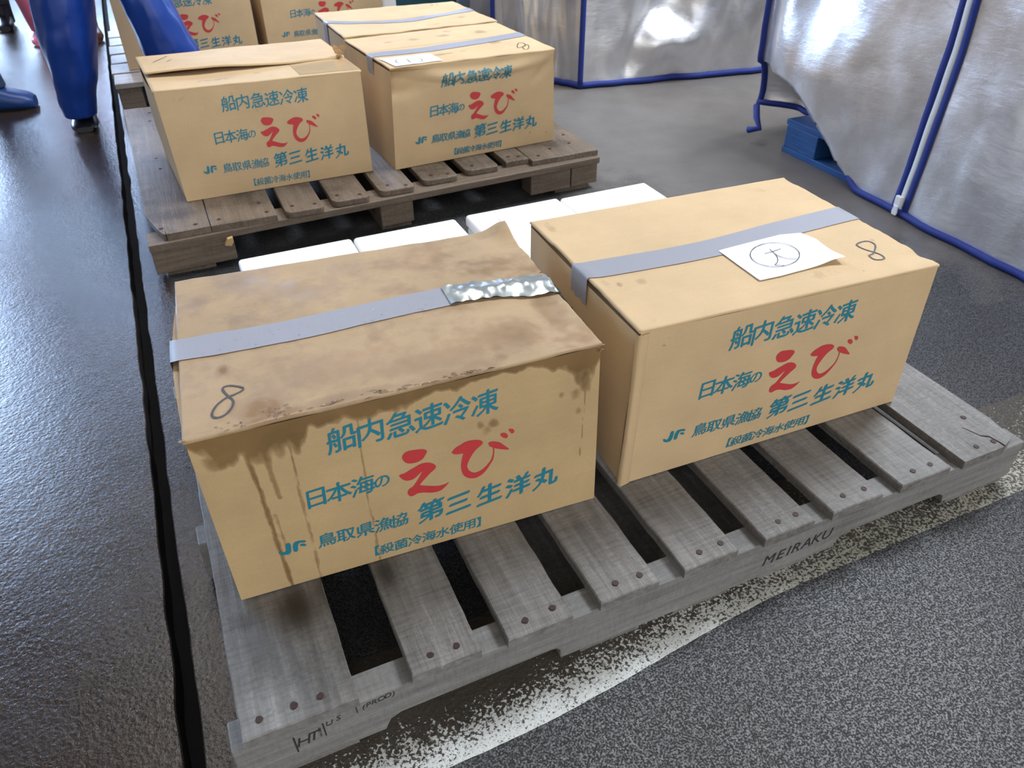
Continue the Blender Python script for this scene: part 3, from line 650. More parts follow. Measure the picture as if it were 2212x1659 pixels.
for k in range(8):
    p = c.topd(.985, .45) + Vector((random.uniform(-.012, .02), random.uniform(-.03, .03), random.uniform(0, .02))); d = Vector((random.uniform(-1, 1), random.uniform(-1, .5), random.uniform(-.2, 1))).normalized()*.022; e = d.cross(Vector((.2, 1, .3))).normalized()*.009
    g.grid([[tuple(p-e), tuple(p+e)], [tuple(p+d*.6-e), tuple(p+d*.6+e*.8)], [tuple(p+d-e*.4), tuple(p+d+e*.5)]])
g.make('torn_flap_corner', M['card'], c.root)
print_front(c.front, c.W, c.H, c.root)

# --- carton D: rear pallet, right, dented
Dd = [(0.6977,1.6314,0.1236),(1.2458,1.6659,0.1236),(0.7135,1.6405,0.4131),(1.2267,1.6378,0.4131),(0.6839,2.033,0.4131),(1.2076,2.0524,0.4131),(0.6787,2.0321,0.1236),(1.2205,2.062,0.1236)]
def dentD(u, v):
    d = -0.032*math.exp(-((u-0.02)/0.15)**2)*math.exp(-((v-0.13)/0.11)**2)
    e = 0.16 - 0.09*abs(2*u-1.05)**2; d += 0.013*(sstep(e-.10, e, v) - sstep(e, e+.07, v))*math.sin(math.pi*min(1, max(0, u)))
    d += -0.008*math.exp(-((u-0.93)/0.06)**2-((v-0.13-1.2*(0.98-u))/0.06)**2)
    return d*sstep(0.0, 0.05, v)
d = Carton('dented carton with a paper note at its front corner, on the brown block pallet', Dd, M['card'], M['card'], 0.004, 0.006, 0.004, dentD, lambda u, v: 0.002*fbm(u*5, v*4, 3, 2))
sD = spots([(.35,.18,.10,.03,.5),(.5,.20,.03,.02,.4),(.75,.35,.05,.06,.5),(.55,.72,.06,.04,.5),(.8,.72,.05,.07,.5),(.35,.7,.05,.05,.4),(.2,.72,.05,.05,.35),(.62,.85,.04,.05,.4)])
d.body(spots([(.78,.62,.006,.02,.5),(.84,.86,.007,.02,.6),(.95,.90,.007,.02,.5)])); d.flap(0.0, 0.497, stain=sD); d.flap(1.0, 0.503, stain=sD)
print_front(lambda u, v, o=0.0: d.front(u, v, o + 0.0014), d.W, d.H, d.root)
d.strip('tape', [(0.0, .40), (.35, .36), (.7, .42), (1.0, .52)], 0.052, M['tape'], drop_l=0.05, drop_r=0.03)
g = G(); put_stroke(g, [(0.8618,0.1478),(0.8164,0.1199),(0.8382,0.1877),(0.8741,0.2472),(0.8955,0.2232),(0.8797,0.1603),(0.8509,0.1309),(0.8356,0.0692),(0.8557,0.0655),(0.8894,0.1297),(0.9007,0.1805),(0.8728,0.1648)], d.topd, 0.0028); g.make('handwritten_number', M['marker'], d.root)
circD = [(0.139+0.074*math.cos(t), 0.10+0.085*math.sin(t)) for t in [2*math.pi*i/24 for i in range(25)]]
note('white paper note with a faint circled mark, on the dented rear carton', d, [(0.0067,0.2539),(0.3012,0.215),(0.3124,0.02),(0.03,0.004)], lambda u, v: 0.0, [circD, [(.10, .09), (.18, .105)], [(.14, .16), (.135, .05)]], 0.0024)

# --- carton E: behind D
E_ = [(0.693,2.072,0.1236),(1.226,2.078,0.1236),(0.690,2.066,0.4125),(1.224,2.072,0.4125),(0.688,2.485,0.4125),(1.205,2.462,0.4125),(0.690,2.48,0.1236),(1.21,2.47,0.1236)]
e = Carton('carton with sagging grey tape, behind the dented carton on the brown pallet', E_, M['card'], M['card'], 0.010, 0.002, -0.004, None, lambda u, v: 0.003*fbm(u*5, v*4, 13, 2)+0.004*math.exp(-u/0.04)*abs(fbm(v*6, 4, 4, 2)))
sE = spots([(.15,.5,.08,.03,.3),(.5,.6,.1,.02,.4),(.3,.3,.05,.03,.3),(.85,.3,.06,.05,.4),(.6,.12,.1,.03,.35),(.75,.8,.1,.03,.35)])
e.body(); e.flap(0.0, 0.497, stain=sE); e.flap(1.0, 0.503, stain=sE); print_front(e.front, e.W, e.H, e.root)
e.strip('tape', [(0.0, .58), (.3, .42), (.6, .42), (1.0, .55)], 0.05, M['tape'], drop_l=0.07, drop_r=0.03)
g = G(); put_stroke(g, [(.80, .90), (.83, .93), (.81, .86)], e.topd, 0.0025); put_stroke(g, [(.86, .92), (.85, .85)], e.topd, .0025); g.make('handwritten_mark', M['marker'], e.root)

# --- cartons F and G on the far pallet
def boxc(x, y, w, z, L=0.5425, D=0.40, H=0.291):
    cs, sn = math.cos(w), math.sin(w); f = lambda p, q, h: (x+cs*p-sn*q, y+sn*p+cs*q, z+h)
    return [f(0,0,0), f(L,0,0), f(0,0,H), f(L,0,H), f(0,D,H), f(L,D,H), f(0,D,0), f(L,D,0)]
f_ = Carton('far carton behind the blue trouser leg, left on the slatted back pallet', boxc(0.016, 3.20, -0.01, 0.1236), M['card'], M['card'], 0.012, 0.004, 0.003)
f_.body(spots([(.9,.5,.006,.012,.5)])); f_.flap(0, .497); f_.flap(1, .503); print_front(f_.front, f_.W, f_.H, f_.root)
f_.strip('tape', [(0.0, .5), (.5, .5), (1.0, .5)], 0.05, M['tape'], drop_l=.05, drop_r=.05)
q = Carton('far carton peeking out behind the row, right on the slatted back pallet', boxc(0.602, 3.20, 0.055, 0.1236), M['card'], M['card'], 0.012, 0.004, 0.003)
q.body(spots([(.2,.5,.008,.012,.5)])); q.flap(0, .497); q.flap(1, .503); print_front(q.front, q.W, q.H, q.root)
q.strip('tape', [(0.0, .5), (.5, .5), (1.0, .5)], 0.05, M['tape'], drop_l=.05, drop_r=.05)

# ------------------------------------------------------------------ front pallet
fp = thing('wooden_pallet', (0.66, 0.4, 0), 'weathered grey wooden pallet at the front, under the two nearest cartons', 'pallet')
grimeA = lambda x, y: max(0.0, 0.34*fbm(x*14, y*9, 4, 4)+0.10)
wetA0 = spots([(.098,.165,.028,.045,.95),(.14,.178,.012,.035,.8),(.03,.17,.02,.02,.5)]); wetA = lambda x, y: max(wetA0(x, y), grimeA(x, y)); wetB = spots([(.226,.17,.014,.03,.85)])
DZ0, DZ1 = 0.0955, 0.1131
BX = [(0,.14),(.21,.305),(.342,.438),(.482,.577),(.62,.715),(.763,.857),(.894,.995),(1.037,1.144)]
NL = [[(.024,.018),(.066,.019),(.098,.018)],[(.241,.016),(.277,.015)],[(.375,.014),(.418,.017)],[(.517,.018),(.556,.016)],[(.658,.016),(.697,.017)],[(.803,.016),(.838,.017)],[(.933,.018),(.975,.016)],[(1.079,.014),(1.117,.014)]]
for i, ((x0, x1), nl) in enumerate(zip(BX, NL)):
    st = wetA if i == 0 else (wetB if i == 1 else None)
    bd = board('deck_board', x0, x1, -0.005+random.uniform(-.002, .002), 0.80+random.uniform(-.004, .004), DZ0, DZ1, M['wood_grey'], fp, 0.02 if i > 1 else 0.008, st)
    nails(nl + [(x, y+.76) for x, y in nl] + [(x, y+.36) for x, y in nl], DZ1, bd)
# last board, split at its front right corner
g = G(); g.prism([(1.175,-.006),(1.268,-.006),(1.2685,.006),(1.266,.022),(1.255,.03),(1.245,.06),(1.2462,.061),(1.257,.0325),(1.2685,.025),(1.2725,.006),(1.273,-.004),(1.296,0.004),(1.305,.02),(1.312,.06),(1.312,.80),(1.175,.802)], 'z', DZ0, DZ1)
bd = g.make('deck_board', M['wood_grey'], fp, bevel=0.0012); nails([(1.224,.014),(1.262,.012),(1.27,.08)], DZ1, bd)
def notch_outline():
    def fil(x, s):   # rounded inner corner of a fork notch
        return [(x + s*0.028*(1-math.cos(t)), 0.015 + 0.026*math.sin(t)) for t in [math.pi/2*k/5 for k in range(6)]]
    o = [(-0.015, 0.0955), (-0.017, 0.02), (-0.012, 0.015), (0.168, 0.015)]
    o += [(.170, .022), (.176, .034), (.19, .0405), (.408, .0425), (.418, .041), (.424, .034), (.425, .015)]
    o += [(.926, .015), (.928, .024), (.936, .035), (.95, .0405), (1.12, .0415), (1.155, .040), (1.166, .032), (1.171, .015)]
    o += [(1.325, .015), (1.334, .022), (1.336, .0955)]
    return o
for y0 in (0.0, 0.355, 0.756):
    g = G(); g.prism(notch_outline(), 'y', y0, y0+0.042); st_ = g.make('stringer', M['wood_grey_x'], fp, bevel=0.002)
    if y0 == 0.0: front_stringer = st_
for (x0, x1) in ((0.0, 0.13), (0.46, 0.56), (0.62, 0.72), (0.78, 0.88), (1.19, 1.32)):
    board('bottom_board', x0, x1, 0.006, 0.792, 0.0005, 0.015, M['wood_grey'], fp, 0.06)
# the warm-coloured lower plank seen in the gap beside the last board
board('inner_plank', 1.120, 1.19, 0.046, 0.35, 0.060, 0.078, M['wood_warm_y'], fp, 0.05)
def sfront(u, v, off): return Vector((u, -off, v))
def slet(name, items):
    g = G()
    for ch, x, z, s_, sl in items:
        vs, fs = glyph(ch, 0.0); n = len(g.v); cx = (min(v[0] for v in vs)+max(v[0] for v in vs))/2
        for (px, py) in vs: g.v.append((x+(px-cx+0.2*(py-.35))*s_, -0.0006, z+(py-.35)*s_+sl*(px-cx)*s_)); g.s.append(0)
        g.f += [tuple(n+i for i in f) for f in fs]
    return g.make(name, M['stencil'], front_stringer)
slet('stencilled_lettering', [(ch, x, lerp(.052, .058, k/6), .030, 0.0) for k, (ch, x) in enumerate(zip('MEIRAKU', (.788, .811, .826, .842, .862, .882, .902)))])
g = G()
for x, z0, z1, w in ((.055, .045, .078, .0018), (.092, .056, .084, .0016), (.135, .078, .092, .0012)):
    g = G(); g.prism([(x, z0), (x+w, z0), (x+w*.6, z1), (x-.6*w, z1)], 'y', -0.0007, 0.0005); g.make('stamped_bar', M['stencil'], front_stringer)
slet('stamped_lettering', [(ch, x, z, s_, 0) for ch, x, z, s_ in (('H', .066, .064, .026), ('T', .079, .066, .026), ('B', .087, .076, .007), ('A', .087, .0705, .007), ('S', .087, .065, .007), ('T', .087, .0595, .007), ('U', .100, .080, .014), ('S', .112, .083, .014), ('(', .145, .085, .013), ('P', .151, .086, .013), ('R', .159, .087, .013), ('O', .168, .088, .013), ('D', .177, .089, .013), (')', .184, .089, .013))])

# ------------------------------------------------------------------ foam boxes behind the front cartons
def foam_box(x0, x1, y0, y1, label):
    root = thing('foam_box', ((x0+x1)/2, (y0+y1)/2, 0), label, 'foam box', 'white foam boxes')
    def rr(x0, x1, y0, y1, z0, z1, name, bev):
        g = G(); g.box(x0, x1, y0, y1, z0, z1); o = g.make(name, M['foam'], root, True)
        md = o.modifiers.new('bevel', 'BEVEL'); md.width = bev; md.segments = 4; md.limit_method = 'ANGLE'
        o.modifiers.new('normals', 'WEIGHTED_NORMAL'); return o
    rr(x0+.004, x1-.004, y0+.004, y1-.004, 0.0005, .112, 'box_body', .008); rr(x0, x1, y0, y1, .1125, .144, 'lid', .009)
foam_box(.174, .4475, .812, 1.194, 'leftmost of the four white foam boxes behind the front cartons')
foam_box(.4515, .7225, .812, 1.192, 'white foam box just left of the gap in the row behind the front cartons')
foam_box(.7525, 1.0217, .812, 1.199, 'white foam box just right of the gap, visible between the two front cartons')
foam_box(1.026, 1.297, .812, 1.192, 'rightmost of the four white foam boxes, behind the clean front carton')

# ------------------------------------------------------------------ brown block pallet
bp = thing('wooden_pallet', (0.66, 2.05, 0), 'damp brown block pallet behind, carrying three printed cartons', 'pallet')
RZ = 0.1221
RB = [(-.004,.139,1.462,0),(.141,.312,1.462,0),(.336,.44,1.458,1),(.468,.574,1.476,1),(.608,.712,1.492,1),(.745,.855,1.515,1),(.888,.996,1.535,1),(1.026,1.104,1.552,0),(1.106,1.336,1.528,0)]
RN = [[(.02,1.50),(.105,1.49),(.05,2.45),(.055,2.55),(.045,2.05),(.05,1.95)],[(.165,1.495),(.29,1.49),(.28,1.56)],[(.36,1.50),(.42,1.49)],[(.49,1.52),(.55,1.50)],[(.64,1.53),(.69,1.51)],[(.78,1.55),(.83,1.54)],[(.92,1.57)],[(1.05,1.59),(1.08,1.58)],[(1.14,1.56),(1.2,1.60),(1.28,1.62),(1.3,1.7)]]
for (x0, x1, y0, rnd), nl in zip(RB, RN):
    if rnd:   # rounded front corners
        r = 0.022; g = G()
        o = [(x0, 2.63)] + [(x0 + r*(1-math.cos(t)), y0 + r*(1-math.sin(t))) for t in [math.pi/2*k/5 for k in range(6)]] + [(x1 - r*.6*(1-math.cos(t)), y0 + r*.6*(1-math.sin(t))) for t in [math.pi/2*(5-k)/5 for k in range(6)]] + [(x1, 2.63)]
        g.prism(o, 'z', .104, RZ); bd = g.make('deck_board', M['wood_brown'], bp, bevel=.003)
    elif x0 < 0:   # first board, split at its left corner
        g = G(); g.prism([(-.03,2.63),(-.012,1.60),(.006,1.52),(.022,1.462),(.028,1.459),(.0285,1.50),(.0295,1.459),(.139,1.462),(.139,2.63)], 'z', .104, RZ); bd = g.make('deck_board', M['wood_brown'], bp, bevel=.002)
    else: bd = board('deck_board', x0, x1, y0, 2.63, .104, RZ, M['wood_brown'], bp, .04, warp=.001)
    nails(nl, RZ, bd, .0055)
for y0, y1 in ((1.445, 1.53), (1.98, 2.10), (2.54, 2.63)):
    g = G(); s0 = 0.065 if y0 < 1.5 else 0.0
    g.prism([(-.02, y0), (1.335, y0+s0), (1.335, y1+s0), (-.02, y1)], 'z', .084, .1038); g.make('lead_board', M['wood_brown_x'], bp, bevel=.002)
    for (x0, x1) in ((-.018, .188), (.60, .70), (1.09, 1.232), (1.236, 1.333)):
        dy = s0*(x0+.02)/1.35 + random.uniform(0, .004)
        g = G(); g.prism([(x0, y0+.004+dy), (x1, y0+.004+dy+s0*.1), (x1, y1-.01+dy), (x0, y1-.01+dy)], 'z', .019, .0838); g.make('block', M['wood_brown_x'], bp, bevel=.003)
for (x0, x1) in ((-.015, .15), (.585, .715), (1.17, 1.33)):
    board('bottom_board', x0+.02, x1-.02, 1.475 + .05*max(0, x0), 2.62, .0005, .0188, M['wood_brown'], bp, .08)
g = G(); g.prism([(.163, .074), (.178, .070), (.186, .080), (.186, .092), (.172, .090)], 'y', 1.432, 1.4455)
tag(g.make('wood_chip', M['chip'], None, loc=(.174, 1.44, .08)), 'small fresh wood chip on the front of the brown block pallet', 'wood chip')

# ------------------------------------------------------------------ far slatted pallet
tp = thing('wooden_pallet', (0.6, 3.5, 0), 'pale slatted pallet at the back under the far cartons', 'pallet')
for k in range(6):
    y0 = 3.0 + .1775*k
    board('slat', -.052+random.uniform(-.004, .004), 1.25, y0, y0+.157, .103, .122, M['wood_pale_x'], tp, .05, edge=.002)
for x in (-.045, .6, 1.15):
    board('runner', x, x+.09, 3.01, 4.04, .082, .1025, M['wood_brown'], tp, .1)
    for y in (3.01, 3.47, 3.95):
        g = G(); g.box(x, x+.09, y, y+.09, .019, .0818); g.make('block', M['wood_brown_x'], tp, bevel=.003)
    board('bottom_board', x, x+.09, 3.005, 4.045, .0005, .0188, M['wood_brown'], tp, .1)

# ------------------------------------------------------------------ silver covers
def ribbon_on(fn, path, width, off, name, parent, mat, axis):
    """flat band along path of (s,t); axis 's' or 't' gives the direction the width is laid in"""
    g = G(); rows = []; h = width/2
    for s_, t_ in path:
        ds, dt = (h, 0) if axis == 's' else (0, h)
        rows.append([tuple(fn(s_-ds, t_-dt, off*.3)), tuple(fn(s_-ds*.8, t_-dt*.8, off)), tuple(fn(s_, t_, off*1.2)), tuple(fn(s_+ds*.8, t_+dt*.8, off)), tuple(fn(s_+ds, t_+dt, off*.3))])
    g.grid(rows); o = g.make(name, mat, parent, True); return o

cov2 = thing('insulated_cover', (2.5, 0.9, 0), 'large silver insulated cover with a zip, lifted corner over a blue pallet', 'cover')
HT = 1.25
def ridge(y): return 0.262*sstep(1.06, 1.56, y)
def c2(y, z, off=0.0):
    """left face of the right-hand cover: y along the floor, z up; below the ridge the cloth tucks under"""
    zr = ridge(y)
    x = 2.035 + 0.05*math.sin((y-.5)*2.1)*0.5 + 0.012*z - 0.035*math.exp(-((y-1.45)/.22)**2)*math.exp(-((z-.45)/.35)**2)
    x += 0.34*math.exp(-((y-1.47)/.15)**2)*max(0.0, z-.30)**1.15
    x += 0.07*sstep(1.50, 1.72, y)**2                     # rounds off into the back corner
    x += 0.018*fbm(y*2.2, z*1.6, 3.1, 3) + 0.004*fbm(y*9, z*5, 6, 3)
    if z < zr:
        k = (zr - z)/max(zr, 1e-6); dep = 0.17*sstep(1.1, 1.5, y)*math.sin(min(1, k*1.05)*math.pi*0.62)*(1-sstep(1.6, 1.75, y)*.8); x += dep
        z = max(z, 0.0) if y < 1.12 else lerp(zr, max(z, 0.105*sstep(1.1, 1.3, y)), sstep(0, 1, k)*.5 + k*.5)
    return Vector((x-off, y, max(z, 0.003)))
g = G(); Y = [0.10 + i*(1.74-.10)/110 for i in range(111)]; Z = [HT*(j/90)**1.35 for j in range(91)]
g.grid([[tuple(c2(y, z)) for y in Y] for z in Z]); g.make('left_face', M['silver'], cov2, True)
# remaining faces, away from the camera
def edge_line(y): return [tuple(c2(y, z)) for z in Z]
g = G(); L = edge_line(1.74); g.grid([[tuple(Vector(p)+Vector((t*1.15, 0.02*math.sin(t*6), 0))) for p in L] for t in [k/10 for k in range(11)]]); g.make('back_face', M['silver'], cov2, True)
g = G(); L = edge_line(0.10); g.grid([[tuple(Vector(p)+Vector((t*1.15, -0.02*math.sin(t*6), 0))) for p in L] for t in [k/10 for k in range(11)]]); g.make('front_face', M['silver'], cov2, True)
g = G(); g.grid([[tuple(c2(y, HT) + Vector((t*1.15, 0, 0.03*math.sin(t*math.pi)))) for y in Y] for t in [k/10 for k in range(11)]]); g.make('top_face', M['silver'], cov2, True)
zy = lambda z: 0.945 - 0.02*z
zp = [(zy(z), z) for z in [0.004 + (HT-.01)*k/60 for k in range(61)]]
for dy in (-.021, .021): ribbon_on(lambda s_, t_, o: c2(s_+dy, t_, o), zp, 0.021, 0.005, 'blue_band', cov2, M['piping'], 's')
zt = ribbon_on(c2, zp, 0.020, 0.004, 'zip_tape', cov2, M['zip'], 's')
g = G(); p = c2(zy(.02), .03, .012); g.box(p.x-.008, p.x+.004, p.y-.011, p.y+.011, .030, .062); g.prism([(p.y-.008, .004), (p.y+.008, .004), (p.y+.010, .012), (p.y+.007, .034), (p.y-.007, .034), (p.y-.010, .012)], 'x', p.x-.010, p.x-.005)
o = g.make('zip_slider', M['white_plastic'], zt, bevel=.002)
hem = [tuple(c2(y, 0.0, 0.004)+Vector((0, 0, .008))) for y in Y]
g = G(); g.tube(hem, 0.0105, 8); g.make('hem_piping', M['piping'], cov2, True)
g = G(); g.tube([tuple(c2(1.74, z, 0.003)) for z in Z], 0.011, 8); g.make('corner_piping', M['piping'], cov2, True)
# loose hem end hanging past the corner
g = G(); g.tube([(2.10, 1.70, .115), (2.075, 1.66, .085), (2.06, 1.62, .06), (2.045, 1.66, .045)], 0.012, 8); g.make('loose_hem', M['piping'], cov2, True)

# blue pallet under it
blp = thing('wooden_pallet', (2.65, 0.9, 0), 'blue painted pallet showing under the lifted silver cover', 'pallet')
for k in range(7): board('deck_board', 2.215, 3.15, .27+.185*k, .27+.185*k+.13, .098, .116, M['wood_blue'], blp, .08)
for y in (.3, .86, 1.37): 
    for x in (2.10, 2.6, 3.05):
        g = G(); g.box(x, x+.10, y, y+.155, .02, .0978); g.make('block', M['wood_blue'], blp, bevel=.003)
for x in (2.10, 2.6, 3.05): board('bottom_board', x, x+.10, .28, 1.53, .0005, .0198, M['wood_blue'], blp, .08)
for x in (2.6, 3.05): pass
board('edge_board', 2.10, 2.20, .28, 1.53, .098, .116, M['wood_blue'], blp, .08)

cov1 = thing('insulated_cover', (2.3, 3.0, 0), 'silver insulated cover standing behind, with blue piping down its corner', 'cover')
K = [(1.568, 2.926), (1.815, 2.53), (3.0, 2.36)]
def panel(P, Q, amp, seed, extra=None):
    P = Vector((*P, 0)); Q = Vector((*Q, 0)); n = (Q-P).normalized().cross(Vector((0, 0, 1)))
    def fn(s_, z, off=0.0):
        e = math.sin(math.pi*max(0, min(1, s_)))**.5
        d = amp*fbm(s_*3.2, z*2.0, seed, 3)*e + .005*fbm(s_*14, z*7, seed+3, 3)*e + .02*e*sstep(0, .5, z)
        if extra: d += extra(s_, z)*e
        return P.lerp(Q, s_) + n*(d+off) + Vector((0, 0, max(z, .004)))
    return fn
def fold1(s_, z):
    # a diagonal crease from the foot and a scooped pocket pulled in above it
    a = -0.03*math.exp(-((s_-.10-.30*z-.05)/.05)**2)*sstep(0, .1, z)
    pk = math.exp(-((s_-.33)/.09)**2)*sstep(.16, .34, z)
    rim = 0.05*math.exp(-((s_-.33)/.16)**2)*math.exp(-((z-.17)/.07)**2)
    return a - 0.09*pk + rim + 0.02*math.sin(s_*26+z*4)*sstep(.2, .5, z)*math.exp(-((s_-.55)/.2)**2)
pr = panel(K[1], K[2], .03, 2.2, fold1); pl = panel(K[0], K[1], .03, 9.1)
ZZ = [HT*j/70 for j in range(71)]
g = G(); g.grid([[tuple(pr(i/120, z)) for i in range(121)] for z in ZZ]); g.make('front_face', M['silver'], cov1, True)
g = G(); g.grid([[tuple(pl(i/80, z)) for i in range(81)] for z in ZZ]); g.make('left_face', M['silver'], cov1, True)
g = G(); L0 = [tuple(Vector((*p, HT))) for p in K] ; g.v += L0 + [(3.1, 3.2, HT), (1.85, 3.4, HT)]; g.s += [0]*5; g.f.append((0, 1, 2, 3, 4)); g.make('top_face', M['silver'], cov1)
g = G(); R_ = [K[2], (3.1, 3.2), (1.85, 3.4), K[0]]
g.grid([[(p[0], p[1], z) for p in R_] for z in (0.004, HT)]); g.make('rear_faces', M['silver'], cov1)
for P_ in (K[1], K[0]):
    g = G(); g.tube([(P_[0]-.002, P_[1]-.004, .004+(HT-.004)*k/30) for k in range(31)], .0125, 8); g.make('corner_piping', M['piping'], cov1, True)
g = G(); g.tube([tuple(pl(i/40, 0, .004)+Vector((0, 0, .010))) for i in range(41)], .0125, 8); g.make('hem_piping', M['piping'], cov1, True)
g = G(); g.tube([tuple(pr(i/60, 0, .004)+Vector((0, 0, .010))) for i in range(61)], .0125, 8); g.make('hem_piping', M['piping'], cov1, True)
# a third cover, just its pale edge between the row and the one in front
cov3 = thing('insulated_cover', (2.05, 4.0, 0), 'pale silver insulated cover glimpsed far behind the rear cartons', 'cover')
def shell(x0, x1, y0, y1, h):
    g = G(); rows = []
    per = [(lerp(x0, x1, i/16), y0) for i in range(17)] + [(x1, lerp(y0, y1, i/16)) for i in range(1, 17)] + [(lerp(x1, x0, i/16), y1) for i in range(1, 17)] + [(x0, lerp(y1, y0, i/16)) for i in range(1, 17)]
    for z in [h*k/30 for k in range(31)]:
        rows.append([(x+.012*fbm(x*5, y*5, z*4, 3), y+.012*fbm(x*5, y*5, z*4+9, 3), z) for x, y in per])
    g.grid(rows); n = len(g.v); g.v += rows[-1][:-1]; k = len(per)-1; g.s += [0]*k; g.f.append(tuple(n+i for i in range(k))); return g
shell(1.735, 2.35, 3.64, 4.4, 1.2).make('cloth_shell', M['silver'], cov3, True)

# things beyond the row, seen only as slivers
g = G(); g.box(1.165, 1.236, 3.3, 3.62, .1225, .46); tag(g.make('foam_box', M['foam'], None, loc=(1.20, 3.46, .1225), bevel=.012), 'white foam box standing beside the far right carton', 'foam box')
bn = thing('plastic_bin', (1.53, 3.92, 0), 'dark teal plastic bin beyond the rear cartons', 'bin')
g = G(); g.prism([(1.33, 3.66), (1.675, 3.66), (1.675, 4.1), (1.33, 4.1)], 'z', 0, .5); g.make('bin_body', M['teal_plastic'], bn, bevel=.015)
g = G(); g.prism([(1.318, 3.648), (1.687, 3.648), (1.687, 4.112), (1.318, 4.112)], 'z', .5, .53); g.make('bin_rim', M['teal_plastic'], bn, bevel=.008)

# ------------------------------------------------------------------ people
def ring_loft(g, path, seg=20, seed=0, wr=0.05):
    """path: (centre, rx, ry)"""
    rows = []
    for i, (c_, rx, ry) in enumerate(path):
        r = []
        for k in range(seg+1):
            a = 2*math.pi*(k % seg)/seg; w = 1 + wr*(fbm(math.cos(a)*1.6, math.sin(a)*1.6+c_[2]*5, seed, 3) + 0.55*(0.4-abs(fbm(math.cos(a)*1.3+c_[2]*3, math.sin(a)*1.3-c_[2]*9, seed+7, 2))))
            r.append((c_[0]+rx*w*math.cos(a), c_[1]+ry*w*math.sin(a), c_[2]))
        rows.append(r)
    g.grid(rows)
    for idx in (0, -1):
        n = len(g.v); g.v += rows[idx][:-1]; g.s += [0]*seg; g.f.append(tuple(n+i for i in range(seg)))
def dense(path, n=26):
    out = []
    for i in range(n+1):
        t = i/n*(len(path)-1); k = min(int(t), len(path)-2); f = t-k; f = f*f*(3-2*f)
        a, b = path[k], path[k+1]; out.append((tuple(lerp(a[0][d], b[0][d], t-k) for d in range(3)), lerp(a[1], b[1], f), lerp(a[2], b[2], f)))
    return out
def foot_mesh(name, heel, toe, mat, parent, w=.048, h=.055, shaft=None):
    heel = Vector((*heel, 0)); toe = Vector((*toe, 0)); dr = (toe-heel).normalized(); sd = Vector((-dr.y, dr.x, 0)); L = (toe-heel).length
    g = G(); rows = []; prof = [(0.0, .55, .75), (.06, .80, 1.0), (.25, .85, 1.05), (.45, .85, .95), (.65, 1.02, .72), (.82, 1.05, .60), (.94, .92, .52), (1.0, .62, .40)]
    for (t, ww, hh) in prof:
        c_ = heel + dr*(L*t); r = []
        for k in range(15):
            a = math.pi*2*k/14; x = math.cos(a); y = math.sin(a); z = h*hh*(0.5+0.5*(abs(y)**.8)*(1 if y > 0 else -1))
            r.append(tuple(c_ + sd*(w*ww*(abs(x)**.75)*(1 if x > 0 else -1)) + Vector((0, 0, max(.001, z)))))
        rows.append(r)
    g.grid(rows)
    for idx in (0, -1):
        n = len(g.v); g.v += rows[idx][:-1]; g.s += [0]*14; g.f.append(tuple(n+i for i in range(14)))
    if shaft:
        ring_loft(g, dense([((heel.x+dr.x*.07, heel.y+dr.y*.07, .02), .045, .045), (shaft, .052, .052)], 6), 14, 1, .02)
    o = g.make(name, mat, parent, True)
    md = o.modifiers.new('sub', 'SUBSURF'); md.levels = 1; md.render_levels = 1
    return o
